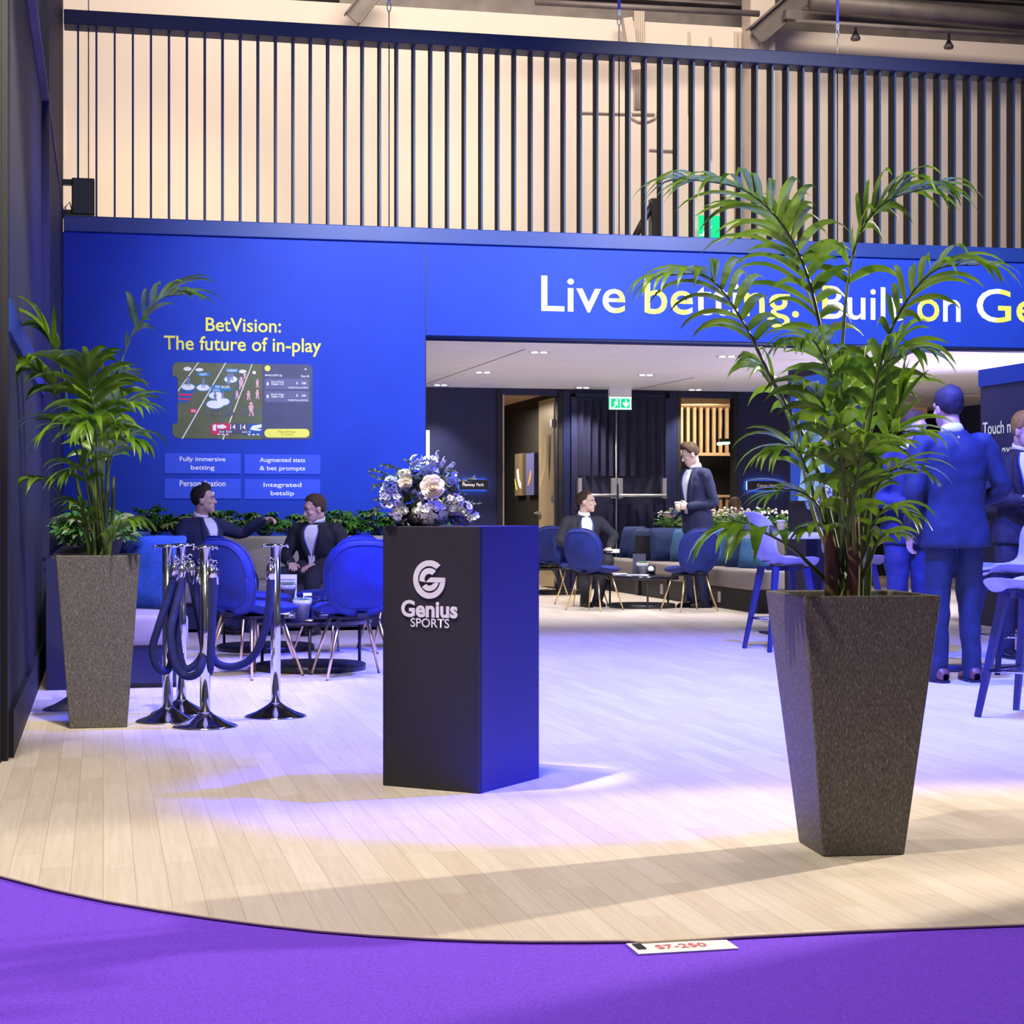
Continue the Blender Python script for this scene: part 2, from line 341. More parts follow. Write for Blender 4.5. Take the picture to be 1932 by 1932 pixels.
# floor platform with a curved front edge
edge_px = [(-420,1480),(-330,1530),(-220,1575),(-110,1616),(0,1651),(100,1677),(200,1698),(300,1715),(400,1730),(500,1743),(600,1754),(700,1762),(800,1768),(900,1772),(1000,1774),(1100,1774),(1188,1773),(1210,1776),(1300,1771),(1400,1765),(1500,1760),(1600,1755),(1700,1751),(1800,1747),(1932,1742),(2200,1730),(2500,1712)]
edge = [G(x, y) for x, y in edge_px]
poly = [(p.x, p.y) for p in edge] + [(SR, edge[-1].y), (SR, 30), (-3.2, 30), (-3.2, edge[0].y)]
EH = .009; fl = MB(); n = len(poly); fl.add([(x, y, 0) for x, y in poly], [tuple(range(n))], 0)
fl.add([(x, y, 0) for x, y in poly]+[(x, y, -EH) for x, y in poly], [(i, n+i, n+(i+1)%n, (i+1)%n) for i in range(n)], 1)
struct(fl.build('floor', ['floor', 'floor_edge']))
tr = MB(); tr.tube([p+Vector((0,0,-.003)) for p in edge], .004, 6, 0); struct(tr.build('trim_1', mat('edge_trim', (.62, .50, .38), .5)))
cp = MB(); cp.box((4, 8, -.02-EH), (60, 60, .04)); struct(cp.build('floor.001', 'carpet'))
# label tape lying on the carpet against the platform edge
tl = thing('stand_number_label', 'white strip with a red stand number stuck on the purple carpet', 'label', G(1288, 1787, -EH))
c = [G(1181,1783,-EH), G(1205,1803,-EH), G(1394,1792,-EH), G(1371,1776,-EH)]; o0 = G(1288,1787,-EH)
q = MB(); cc = [p-o0 for p in c]; q.add([p+Vector((0,0,.001)) for p in cc]+[p+Vector((0,0,.004)) for p in cc], [(3,2,1,0),(4,5,6,7),(0,1,5,4),(1,2,6,5),(2,3,7,6),(3,0,4,7)]); q.build('strip', 'paper', tl)
ux = (G(1394,1792,-EH)-G(1205,1803,-EH)); L_ = ux.length; ux.normalize(); uy = (G(1181,1783,-EH)-G(1205,1803,-EH)); H_ = uy.length; uy.normalize(); uy = (uy-ux*uy.dot(ux)).normalized()
mt = Matrix.Translation(G(1205,1803,-EH)-o0+Vector((0,0,.0045))) @ Matrix((ux, uy, Vector((0,0,1)))).transposed().to_4x4()
M['red_print'] = mat('red_print', (.75, .12, .16), .6)
text('red_number', 'S7-250', 'red_print', tl, mt @ Matrix.Translation((L_*.24, H_*.3, 0)), width=L_*.5, height=H_*.36, bold=.01, extrude=.001)
k = MB(); k.box((L_*.09, H_*.62, .001), (L_*.085, H_*.5, .001), mtx=mt); k.build('dark_print', 'black', tl)

# left wall: dark ribbed panels between posts, rail, skirting
zt = wz(112, 407); zb = wz(112, 437); ztop = wz(112, 16); zbb = wz(112, 44)
T0 = 8.12
lw = MB(); lw.box((SL-.12, (T0+TW)/2, 3.0), (.2, TW-T0+.3, 6.2)); lwo = struct(lw.build('wall_left', 'leftwall'))
rb = MB(); t = T0+.12
while t < 12.55:
    rb.box((SL-.012, t, 2.95), (.03, .034, 5.5)); t += .068
rb.build('ribs', mat('leftwall_rib', (.012, .014, .045), .5, noise_scale=4, noise_amt=.1), lwo)
po = MB(); po.box((SL-.045, T0-.02, 3.0), (.10, .16, 6.2)); po.build('post', 'charcoal', lwo)
po = MB(); po.box((SL-.02, T0+.09, 3.0), (.05, .06, 6.2)); po.build('post_edge', 'navy', lwo)
po = MB(); po.box((SL+.015, 12.62, 3.0), (.07, .10, 6.2)); po.build('post', 'navy', lwo)
po = MB(); po.box((SL+.015, 15.1, 3.0), (.04, 4.9, 6.0)); po.build('end_panel', 'leftwall', lwo)
z1 = SP(22.5, 580, SL).z; z2 = SP(22.5, 640, SL).z
po = MB(); po.box((SL-.012, (T0+12.6)/2, (z1+z2)/2), (.05, 12.6-T0, z1-z2)); po.build('rail', 'strip', lwo)
po = MB(); po.box((SL+.012, (T0+TW)/2, zt-.01), (.07, TW-T0, .03)); po.build('ledge', 'steel', lwo)
sk = MB(); sk.box((SL-.005, (T0+12.6)/2, .10), (.06, 12.6-T0, .2)); struct(sk.build('baseboard_left', 'leftwall'))

# blue panel wall on the left, header over the opening
s1 = wx(803)
pl = MB(); pl.box(((SL+s1)/2, TW+.06, zb/2), (s1-SL-.004, .12, zb)); wf = struct(pl.build('wall_front_left', 'blue_panel'))
zh = wz(803, 637)
pl = MB(); pl.box(((s1+SR)/2, TW+.06, (zh+zb)/2+.01), (SR-s1, .12, zb-zh-.02)); wh = struct(pl.build('wall_front_header', 'blue_panel'))
ed = MB(); ed.box((s1, TW+.06, zb/2), (.008, .13, zb)); ed.build('edge_strip', 'black', wf)
ht = MB(); ht.tube([(s1, TW+.01, zh), (SR, TW+.01, zh)], .028, 10); ht.build('bottom_trim', 'navy_beam', wh)
# room ceiling
ZC = zh+.005
ce = MB(); ce.box(((SL+SR)/2, (TW+.125+TB)/2, ZC+.06), (SR-SL, TB-TW-.125, .12)); ceo = struct(ce.build('ceiling', 'ceiling'))
sj = MB()
for a, b_ in (((805,724),(990,659)), ((1182,738),(1310,712))):
    p = W((a[0]-966)/FOC*((ZC-EYE)*FOC/(HOR-a[1])), (ZC-EYE)*FOC/(HOR-a[1]), ZC-.001); q2 = W((b_[0]-966)/FOC*((ZC-EYE)*FOC/(HOR-b_[1])), (ZC-EYE)*FOC/(HOR-b_[1]), ZC-.001)
    sj.tube([p, q2], .004, 4)
sj.build('panel_joint', 'steel', ceo)

# slatted screen above
scr = thing('slatted_screen', 'long screen of upright dark fins between two blue beams above the blue wall', 'screen', (0, TW, 0))
bm_ = MB(); bm_.box(((SL+.04+SR)/2, .13, (ztop+zbb)/2), (SR-SL-.04, .26, ztop-zbb)); bm_.build('top_beam', 'navy_beam', scr, bevel=.008)
bm_ = MB(); bm_.box(((SL+.04+SR)/2, .10, (zt+zb)/2+.002), (SR-SL-.04, .26, zt-zb)); bm_.build('bottom_beam', 'strip', scr, bevel=.008)
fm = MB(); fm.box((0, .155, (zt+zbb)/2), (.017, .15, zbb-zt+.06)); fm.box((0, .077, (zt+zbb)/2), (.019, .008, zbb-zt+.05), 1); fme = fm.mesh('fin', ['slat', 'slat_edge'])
pit = (wx(1909)-wx(147))/56.6
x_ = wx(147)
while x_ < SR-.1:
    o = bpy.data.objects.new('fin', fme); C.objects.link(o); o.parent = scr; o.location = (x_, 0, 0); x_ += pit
# rear wall with openings
def box_st(name, x0, x1, y0, y1, z0, z1, m, parent=None):
    b = MB(); b.box(((x0+x1)/2, (y0+y1)/2, (z0+z1)/2), (x1-x0, y1-y0, z1-z0)); o = b.build(name, m, parent)
    if not parent: struct(o)
    return o
bx = lambda px: T(px, HOR, TB).x
bz = lambda px, py: T(px, py, TB).z
rw = box_st('wall_back', SL, bx(948), TB, TB+.15, 0, ZC, 'darkwall')
zd = bz(948, 744.5); zo = bz(1283, 750)
box_st('wall_segment', bx(1052), bx(1283), TB, TB+.15, 0, ZC, 'darkwall', rw)
box_st('wall_segment', bx(1385), bx(1622), TB, TB+.15, 0, ZC, 'darkwall', rw)
box_st('lintel', bx(948), bx(1052), TB, TB+.15, zd, ZC, 'darkwall', rw)
box_st('lintel', bx(1283), bx(1385), TB, TB+.15, zo, ZC, 'darkwall', rw)
for a, b_ in ((938, 948), (1053, 1062), (1277, 1284), (1384, 1392)):
    box_st('door_frame', bx(a), bx(b_), TB-.02, TB+.15, 0, ZC-.02, 'charcoal', rw)
box_st('door_frame', bx(948), bx(951), TB-.01, TB+.2, 0, zd, 'door_gold', rw)
for a, b_ in ((1062, 1075), (1262, 1276), (1392, 1400)):
    box_st('pilaster', bx(a), bx(b_), TB-.03, TB, 0, ZC-.02, 'navy_beam', rw)
box_st('wall_room_left', SL-.1, SL, TW+.12, TB, 0, ZC, 'darkwall')
box_st('wall_room_right', SR, SR+.1, TW+.12, 30, 0, ZC+.2, 'darkwall')
# meeting room behind the open door
s6 = bx(1052)+.10
ro = box_st('wall_meeting_right', s6, s6+.1, TB+.16, 30, 0, 3.0, 'charcoal')
box_st('wall_meeting_back', bx(948)-2, s6, 29.9, 30, 0, 3.0, 'charcoal', ro)
box_st('wall_meeting_left', bx(948)-2.1, bx(948)-2, TB+.16, 30, 0, 3.0, 'charcoal', ro)
box_st('ceiling.001', bx(948)-2, s6, TB+.15, 30, zd+.08, zd+.14, 'wood_room')
# slatted room behind the second opening, dark room at the right
rr = box_st('wall_slat_room', bx(1283)-.6, bx(1385)+2.2, 28.2, 28.3, 0, 3.0, 'black')
box_st('wall_side', bx(1385)+2.1, bx(1385)+2.2, TB+.16, 28.2, 0, 3.0, 'black', rr)
box_st('ceiling.002', bx(1283)-.6, bx(1385)+2.1, TB+.15, 28.2, zo+.05, zo+.1, 'wood_room')
sl = MB()
za, zc_ = T(1330, 769, 27.6).z, T(1330, 857, 27.6).z; a0 = T(1286, 900, 27.6).x; pp = (T(1372, 900, 27.6).x-a0)/7
for i in range(-3, 12): sl.box((a0+i*pp, 27.62, (za+zc_)/2+.3), (pp*.42, .06, za-zc_+.6))
sl.box((a0+pp*4, 27.6, zc_), (pp*16, .08, .05))
sl.build('slats', 'wood_room', rr)
sl = MB(); zl = T(1360, 936, 27.6).z
for i in range(2, 12): sl.box((a0+i*pp, 27.62, zl/2), (pp*.42, .06, zl))
sl.box((a0+pp*6.5, 27.6, zl), (pp*11, .08, .04)); sl.build('low_slats', 'wood_room', rr)
rd = box_st('wall_dark_room', bx(1622)-.5, SR, 28.6, 28.7, 0, 3.0, 'black')
box_st('wall_dark_side', bx(1622)-.1, bx(1622), TB+.16, 28.6, 0, 3.0, 'black', rd)
box_st('ceiling.003', bx(1622)-.5, SR, TB+.15, 28.6, ZC, ZC+.1, 'ceiling')
wd_ = MB(); zz = T(1729, 745, 27.5).z; xx0, xx1 = T(1711, 900, 27.5).x, T(1748, 900, 27.5).x
wd_.box(((xx0+xx1)/2, 27.5, zz-.16), (xx1-xx0, .06, .32))
for i in range(4): wd_.box((xx0+(i+.5)*(xx1-xx0)/4, 27.52, (zz-.3)/2), ((xx1-xx0)/9, .05, zz-.3))
tag(wd_.build('wooden_slat_panel', 'wood_room'), 'pale wooden panel over thin slats in the dark doorway at right', 'panel')

q = W(3.75, 6.75); struct(MB().box((q.x+1.6, q.y-.05, 3.0), (3.2, .2, 6.2)).build('wall_shadow_blocker', 'charcoal'))  # added wall out of view, blocks the warm spot to shade the carpet
# island walls (faces look left)
def island(name, s, t0, t1, h, m):
    b = MB(); b.box((s+.09, (t0+t1)/2, h/2), (.18, t1-t0, h)); return struct(b.build(name, m))
sT, tT = T(1487, 960, 17.1).x, 17.1
t2 = SP(1609, 960, sT).y; hT = SP(1487, 699, sT).z
wt = island('wall_island', sT, t2, tT, hT, 'darkwall')
sP = T(1850, 960, 16.93).x; hP = SP(1850, 706, sP).z
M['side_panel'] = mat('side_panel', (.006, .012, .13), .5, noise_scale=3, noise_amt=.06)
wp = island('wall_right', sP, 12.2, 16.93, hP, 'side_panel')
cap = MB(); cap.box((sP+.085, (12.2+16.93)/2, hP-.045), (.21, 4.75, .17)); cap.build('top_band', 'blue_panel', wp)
text('lettering', 'Touch me', 'letter', wp, wallmtx((sP-.004, SP(1855, 821, sP).y, SP(1855, 821, sP).z), 'side'), width=(SP(1855, 821, sP).y-SP(1912, 821, sP).y)*1.15, height=.125, bold=.012)
text('lettering', 'to explore', 'letter', wp, wallmtx((sP-.004, SP(1870, 861, sP).y, SP(1870, 861, sP).z), 'side'), width=(SP(1855, 821, sP).y-SP(1912, 821, sP).y)*1.3, height=.155, bold=.012)

# the hall beyond
TH = 34.0
zhw = T(1300, 46, TH).z
hw = MB(); hw.box((8, TH+.2, zhw/2), (70, .4, zhw)); hwo = struct(hw.build('wall_hall', 'hallwall'))
hd = MB()
hp = lambda x, y, t=TH-.05: T(x, y, t)
for pts, r_ in (([(1093,211),(1235,215)], .02), ([(1093,211),(1093,440)], .02), ([(1225,281),(1275,284)], .02), ([(1300,60),(1300,215)], .02), ([(1340,70),(1340,300)], .025), ([(1388,60),(1388,440)], .03), ([(1396,60),(1396,440)], .03), ([(1404,60),(1404,440)], .03)):
    hd.tube([hp(*p) for p in pts], r_, 6)
for i in range(5): hd.tube([hp(1198+i*4, 20), hp(1198+i*4, 205)], .022, 6)
hd.tube([hp(x, y) for x, y in ((1188,208),(1192,222),(1205,229),(1222,228),(1236,222),(1242,208))], .02, 6)
p = hp(1424, 100); hd.box((p.x, TH-.25, 7), (.5, .5, 14))
hd.build('conduits', 'hallpipe', hwo)
pn = MB(); a = hp(112, 204, TH-.03); b_ = hp(120, 300, TH-.03); pn.box(((a.x+b_.x)/2, TH-.03, (a.z+b_.z)/2), (abs(b_.x-a.x), .05, a.z-b_.z)); pn.build('cabinet_panel', 'hallpipe', hwo)
box_st('wall_hall_upper', -30, 45, 41, 41.3, 8, 22, 'roof')
box_st('ceiling_hall', -30, 45, 14, 41.3, 16.5, 16.7, 'roof')
def girder(name, label, pts, w, h, m='steel', cat='beam', flange=True):
    t = thing(name, label, cat, pts[0]); P0 = Vector(pts[0]); a, b = Vector(pts[0])-P0, Vector(pts[1])-P0
    d = (b-a); L = d.length; rot = d.to_track_quat('X', 'Z').to_matrix(); mid = (a+b)/2
    g = MB(); g.box(mid, (L, w*.18 if flange else w, h), rot=rot); g.build('web', m, t)
    if flange:
        for sg, nm in ((1, 'flange'), (-1, 'flange')):
            g = MB(); g.box(mid+rot @ Vector((0, 0, sg*h/2)), (L, w, h*.09), rot=rot); g.build(nm, m, t)
    return t
hq = lambda x, y, t: tuple(T(x, y, t))
girder('steel_girder', 'wide steel girder running along the top of the pale hall wall', [hq(640, -4, 34.95), hq(2150, 86, 34.95)], .5, .55)
girder('steel_girder', 'dark steel purlin high behind the hall wall girder', [hq(500, -60, 38), hq(2100, 36, 38)], .4, .4)
girder('steel_brace', 'thick diagonal steel brace under the roof right of centre', [hq(1424, 68, 33.2), hq(1545, -38, 33.2)], .30, .36)
girder('steel_brace', 'thin diagonal steel brace behind the thick one', [hq(1440, 66, 33.3), hq(1505, 20, 33.3)], .12, .12, flange=False)
girder('steel_brace', 'short diagonal steel brace at the top left of the hall wall', [hq(664, 36, 33.4), hq(712, -25, 33.4)], .3, .3)
girder('steel_girder', 'lower roof girder crossing at the top right', [hq(1480, 28, 33.0), hq(2100, 78, 33.0)], .18, .18, flange=False)
for nm, lab, a, b_, r_ in (('roof_pipe', 'fat pale roof pipe along the top right', (1530, 2), (2050, 52), .17), ('roof_pipe', 'thin roof pipe under the fat pipe at the top right', (1500, 40), (2050, 74), .05), ('roof_pipe', 'thin roof pipe along the top centre of the hall', (1010, 4), (1432, 26), .06)):
    g = MB(); g.tube([hq(*a, 32.4), hq(*b_, 32.4)], r_, 12); tag(g.build(nm, 'steel'), lab, 'pipe')
for x_, y_ in ((1612, 72), (1790, 84), (1905, 90), (1265, 36), (1030, 24)):
    pass
for lab, x_, y_ in (('small bracket lamp hanging under the girder left of the right strap', 1614, 66), ('small bracket lamp hanging under the girder at the top right', 1790, 82)):
    t_ = thing('girder_lamp', lab, 'lamp', hq(x_, y_, 33.0))
    g = MB(); g.tube([(0,0,.34), (0,0,0)], .03, 6); g.build('bracket', 'steel', t_)
    g = MB(); g.lathe([(.03,.06),(.10,-.06),(.09,-.10)], seg=10); g.build('shade', 'steel', t_)
dk = MB(); a = hp(1190, 40, 33.6); dk.box((a.x, a.y, a.z-.45), (.18, .2, 1.0), rot=Matrix.Rotation(R(-10), 3, 'Y')); tag(dk.build('vent_duct', 'hallpipe'), 'pale slanting duct on the hall wall beside the second strap', 'duct')
# exit sign on the hall wall seen through the fins
def running_exit(t_, w, h, m1, m2, arrow=False):
    g = MB(); g.box((0, 0, 0), (w, .05, h)); g.build('panel', m1, t_)
    g = MB(); k = h/2; y = -.03
    mx = wallmtx((0, y, 0))
    if arrow:
        xo = w*.25; g.prism([(xo-k*.1,k*.6),(xo+k*.1,k*.6),(xo+k*.1,-k*.05),(xo+k*.45,k*.2),(xo+k*.5,-k*.1),(xo,-k*.7),(xo-k*.5,-k*.1),(xo-k*.45,k*.2),(xo-k*.1,-k*.05)], 0, .004, mtx=mx); xo = -w*.2
    else: xo = -w*.18
    g.prism(arc(xo+k*.12, k*.5, k*.17, 0, 330, 10), 0, .004, mtx=mx)
    for q_ in ([(-.1,.3),(.15,.3),(.1,-.15),(-.2,-.12)], [(.12,.28),(.42,.05),(.36,-.02),(.1,.15)], [(-.1,.28),(-.38,.12),(-.36,.02),(-.1,.14)], [(.1,-.1),(.36,-.35),(.28,-.45),(-.05,-.15)], [(-.18,-.1),(-.35,-.55),(-.62,-.6),(-.6,-.7),(-.25,-.68),(-.02,-.15)]):
        g.prism([(xo+a*k, b*k) for a, b in q_], 0, .004, mtx=mx)
    g.build('pictogram', m2, t_)
    if arrow:
        g = MB(); 
        for (x0, x1, z0, z1) in ((-w/2, w/2, h/2-.02, h/2), (-w/2, w/2, -h/2, -h/2+.02), (-w/2, -w/2+.02, -h/2, h/2), (w/2-.02, w/2, -h/2, h/2), (-.006, .006, -h/2, h/2)):
            g.box(((x0+x1)/2, -.028, (z0+z1)/2), (x1-x0, .006, z1-z0))
        g.build('border', m2, t_)
a, b_ = hp(1318, 411, 33.7), hp(1363, 449, 33.7)
t_ = thing('exit_sign', 'green running-man exit sign seen between the dark fins', 'sign', ((a.x+b_.x)/2, 33.7, (a.z+b_.z)/2)); running_exit(t_, b_.x-a.x, a.z-b_.z+.1, 'exit_green', 'exit_white')
# black door-like frame on the gallery behind the fins
t_ = thing('stair_frame', 'black stair frame with a slanted brace behind the fins', 'frame', (hp(1235, 445, 30).x, 30, hp(1235, 460, 30).z))
zz = hp(1235, 376, 30).z-hp(1235, 460, 30).z; g = MB(); z_b = -t_.location.z; g.box((0, 0, (zz+z_b)/2), (.16, .2, zz-z_b)); g.build('upright', 'black', t_)
g = MB(); g.tube([(-.42, 0, -.02), (-.04, 0, zz-.08)], .06, 6); g.build('brace', 'black', t_)
# moving-head projector on the strip at the left
p = T(157, 404, 17.75); t_ = thing('stage_speaker', 'black box loudspeaker on a bracket at the left end of the lower beam', 'speaker', (p.x, 17.74, zt))
a, b_ = T(136, 341, 17.75), T(179, 402, 17.75); w_ = b_.x-a.x
g = MB(); g.box((0, 0, (a.z-zt+.02)/2+.01), (w_, .22, a.z-zt-.02)); g.build('cabinet', 'black', t_, bevel=.01)
g = MB(); g.box((-w_/2-.06, .0, a.z-zt-.02), (.14, .08, .05)); g.box((-w_/2-.06, 0, .06), (.14, .06, .05)); g.build('bracket', 'black', t_)
g = MB(); g.tube([(-w_/2-.05, -.05, .02), (-w_/2-.06, -.06, .10), (-w_/2-.02, -.07, .15), (-w_/2+.01, -.05, .06)], .008, 6); g.build('cable', 'silver', t_)
# suspension straps
for i, (px, y0, lab) in enumerate(((167, 17, 'leftmost purple strap and wire holding the top beam, above the wall corner'), (734, 47, 'purple strap and wire holding the top beam, second from the left'), (1168, 75, 'purple strap and wire holding the top beam beside the pale duct'), (1580, 100, 'purple strap and wire holding the top beam at the right'))):
    b_ = T(px, y0, TW+.13); t_ = thing('hanging_strap', lab, 'strap', (b_.x, TW+.13, ztop), group='straps holding the top beam')
    g = MB(); g.box((0, 0, 1.35), (.03, .008, 2.0)); g.build('webbing', 'strap', t_)
    g = MB(); g.tube([(.018*math.cos(a*PI/6), 0, .24+.05*math.sin(a*PI/6)) for a in range(13)], .006, 6); g.tube([(0,0,0), (0,0,.20)], .006, 6); g.box((0,0,.32), (.035,.02,.06)); g.build('shackle', 'silver', t_)
    g = MB(); g.tube([(0, 0, -.10), (0, 0, zt-ztop)], .006, 6); g.build('wire', 'black', t_)
# ------------------------------------------------------------------ lettering, screen graphic, signs
def ww(px, py): p = T(px, py, TW); return p.x, p.z
FM = Matrix.Translation((0, TW, 0)) @ Matrix.Rotation(PI/2, 4, 'X')      # local x, y on the wall, local z out of it
def wp_(pts): return [ww(x, y) for x, y in pts]
# two-tone header lettering
def twotone():
    m = bpy.data.materials.new('two_tone_print'); m.use_nodes = True; nt = m.node_tree; N = nt.nodes.new; L = nt.links.new; b = nt.nodes['Principled BSDF']; b.inputs['Roughness'].default_value = .5
    tc = N('ShaderNodeTexCoord'); sp = N('ShaderNodeSeparateXYZ'); L(tc.outputs['Object'], sp.inputs[0])
    mr = N('ShaderNodeMapRange'); x0, x1 = wx(1000), wx(1932)+1.5; mr.inputs[1].default_value = x0; mr.inputs[2].default_value = x1
    # printed arcs: shift the colour change with height
    ma = N('ShaderNodeMath'); ma.operation = 'MULTIPLY_ADD'; ma.inputs[1].default_value = -.18; L(sp.outputs['Z'], ma.inputs[0]); L(sp.outputs['X'], ma.inputs[2])
    ad = N('ShaderNodeMath'); ad.operation = 'ADD'; ad.inputs[1].default_value = .18*wz(1200, 570); L(ma.outputs[0], ad.inputs[0]); L(ad.outputs[0], mr.inputs[0])
    rp = N('ShaderNodeValToRGB'); rp.color_ramp.interpolation = 'CONSTANT'; e = rp.color_ramp.elements
    f = lambda px: (wx(px)-x0)/(x1-x0)
    Wt, Yl = (.95, .95, .97, 1), (.93, .89, .12, 1)
    e[0].position = 0; e[0].color = Wt; e[1].position = f(1158); e[1].color = Yl
    for px, c in ((1298, Wt), (1388, Yl), (1556, Wt), (1730, Yl), (1772, Wt), (1876, Yl)):
        x = e.new(f(px)); x.color = c
    L(mr.outputs[0], rp.inputs[0]); L(rp.outputs[0], b.inputs['Base Color']); return m
M['two_tone'] = twotone()
def line(body, x0, y0, x1, y1, cap, m, parent, bold=0, name='lettering', off=.003, h=None):
    a, b = T(x0, y0, TW), T(x1, y1, TW)
    return text(name, body, m, parent, wallmtx((a.x, TW-off, a.z)), width=b.x-a.x, height=h, bold=bold)
def yh(px, y0, y1): return wz(px, y0)-wz(px, y1)
k_ = yh(1040, 518, 586)
line('Live betting.', 1021, 586, 1507, 600, None, 'two_tone', wh, bold=.006, h=yh(1200, 518, 586)*1.29)
line('Built on', 1551, 602, 1812, 604, None, 'two_tone', wh, bold=.006, h=yh(1600, 539, 602)*1.0)
line('Genius', 1842, 608, 2120, 615, None, 'two_tone', wh, bold=.006, h=yh(1850, 545, 609)*1.0)
line('BetVision:', 388, 625, 530, 629, None, 'yellow', wf, bold=.012, h=yh(450, 600, 626))
line('The future of in-play', 309, 659, 606, 665, None, 'yellow', wf, bold=.012, h=yh(450, 634, 669))
for (x0, y0, x1, y1, ls, lab) in ((310,855,454,894,('Fully immersive','betting'),'bright blue caption box reading Fully immersive betting'), (461,857,604,895,('Augmented stats','& bet prompts'),'bright blue caption box reading Augmented stats'), (310,903,454,941,('Personalisation','options'),'bright blue caption box reading Personalisation'), (461,904,604,942,('Integrated','betslip'),'bright blue caption box reading Integrated betslip')):
    a, b = T(x0, y0, TW), T(x1, y1, TW); t_ = thing('caption_box', lab, 'sign', ((a.x+b.x)/2, TW, (a.z+b.z)/2), group='caption boxes on the blue wall')
    w_, h_ = b.x-a.x, a.z-b.z
    g = MB(); g.box((0, -.004, 0), (w_, .008, h_)); g.build('panel', 'blue_box', t_)
    for i, l_ in enumerate(ls):
        text('lettering', l_, 'letter', t_, wallmtx((0, -.0085, h_*(.12 if i == 0 else -.30))), width=w_*(.60 if len(l_) > 12 else .31 if len(l_) == 7 else .5 if i == 0 else .52), height=h_*.29, bold=.012, extrude=.001, align='CENTER')
# phone screen graphic
Z5 = lambda zx, zy: ww(270+zx/5.084, 580+zy/5.084)
sc = thing('phone_screen_graphic', 'printed phone screen showing an american football game with a bet slip', 'picture', (0, 0, 0))
def rr(x0, y0, x1, y1, r, corners=(1,1,1,1)):
    p = []
    for (cx, cy, a, on) in ((x1-r, y0+r, -90, corners[1]), (x1-r, y1-r, 0, corners[2]), (x0+r, y1-r, 90, corners[3]), (x0+r, y0+r, 180, corners[0])):
        if on: p += arc(cx, cy, r, a, a+90, 6)
        else: p.append((cx+(r if a in (-90, 0) else -r), cy+(r if a in (0, 90) else -r)))
    return p
FLD = [(330,525)]+[(1140,545),(1140,1268),(335,1255),(300,1240),(280,1205),(280,1135),(290,1115),(325,1110),(330,1090),(332,700),(325,672),(290,662),(280,640),(282,570),(295,540)]
def flat(name, polys, m, h0, h1, parent=sc):
    g = MB()
    for i, p in enumerate(polys): g.prism([Z5(*q) for q in p][::-1], h0, h1+i*.00004, mtx=FM)
    return g.build(name, m, parent)
M['turf'] = mat('turf_print', (.115, .13, .06), .5, noise_scale=8, noise_amt=.1)
M['slip'] = mat('slip_print', (.07, .075, .15), .45, noise_scale=8, noise_amt=.1)
M['slip_row'] = mat('slip_row_print', (.13, .13, .26), .45)
M['tag_blue'] = mat('tag_print', (.02, .20, .46), .5)
M['kc_red'] = mat('red_panel_print', (.65, .02, .10), .5)
M['deep_blue'] = mat('deep_blue_print', (.01, .10, .40), .5)
flat('field', [FLD], 'turf', 0, .004)
flat('yard_lines', [[(525,528),(535,528),(335,810),(333,795)], [(785,533),(795,533),(380,1262),(368,1260)], [(1042,543),(1050,543),(770,1268),(758,1268)]], 'white', .004, .005)
flat('scrimmage_line', [[(990,545),(998,545),(692,1262),(684,1262)]], 'deep_blue', .004, .005)
flat('end_logo', [[(375,790),(500,795),(440,900),(425,918),(333,915),(333,870)]], 'deep_blue', .004, .0052)
flat('end_logo_stripes', [[(350,825),(480,830),(470,850),(340,845)], [(340,868),(460,872),(448,890),(334,886)]], 'kc_red', .0052, .006)
def oval(cx, cy, rx, ry): return [(cx+rx*math.cos(a*PI/9), cy+ry*math.sin(a*PI/9)) for a in range(18)]
OV = [(432,764,62,30),(575,770,62,30),(840,690,62,32),(700,845,70,34),(760,905,68,36),(690,930,82,40)]
flat('player_ring_glow', [oval(x,y,a+9,b+7) for x,y,a,b in OV], 'tag_blue', .004, .0048)
flat('player_rings', [oval(x,y,a,b) for x,y,a,b in OV]+[oval(425,590,38,20),oval(540,598,38,16),oval(955,615,36,18),oval(1065,625,18,16)], 'white', .0048, .0054)
M['player_blue'] = mat('player_blue_print', (.18, .22, .42), .5); M['player_pink'] = mat('player_pink_print', (.78, .42, .52), .5)
def figure(x, y, h): return [oval(x, y-h*.9, h*.12, h*.13), [(x-h*.2,y-h*.75),(x+h*.2,y-h*.78),(x+h*.13,y-h*.4),(x-h*.13,y-h*.4)], [(x-h*.12,y-h*.42),(x+h*.02,y-h*.42),(x-h*.08,y),(x-h*.18,y)], [(x,y-h*.42),(x+h*.12,y-h*.42),(x+h*.22,y),(x+h*.1,y)]]
for q in ((432,755,95),(578,770,90),(820,735,100),(850,700,80),(690,900,85),(765,880,80),(815,770,60)): flat('player_figure', figure(*q), 'player_blue', .0054, .006)
for q in ((940,790,120),(900,880,80),(1010,890,90),(1035,1040,130),(1095,770,80),(1095,880,90),(975,690,70)): flat('player_figure', figure(*q), 'player_pink', .0054, .006)
for q in [[(515,622),(640,626),(640,662),(515,658)], [(790,585),(915,590),(915,628),(790,622)], [(665,745),(745,742),(745,775),(850,765),(850,800),(770,805),(650,815),(650,780)]]: flat('name_tag', [q], 'tag_blue', .006, .0066)
flat('clock_tag', [[(450,972),(520,975),(512,1015),(442,1012)]], 'kc_red', .006, .0066)
def t5(body, x0, y0, x1, y1, m, nm='lettering', bold=.012, off=.0075):
    a = Z5(x0, y0); b = Z5(x1, y1); return text(nm, body, m, sc, wallmtx((a[0], TW-off, a[1])), width=b[0]-a[0], height=b[1]-a[1], bold=bold, extrude=.0003)
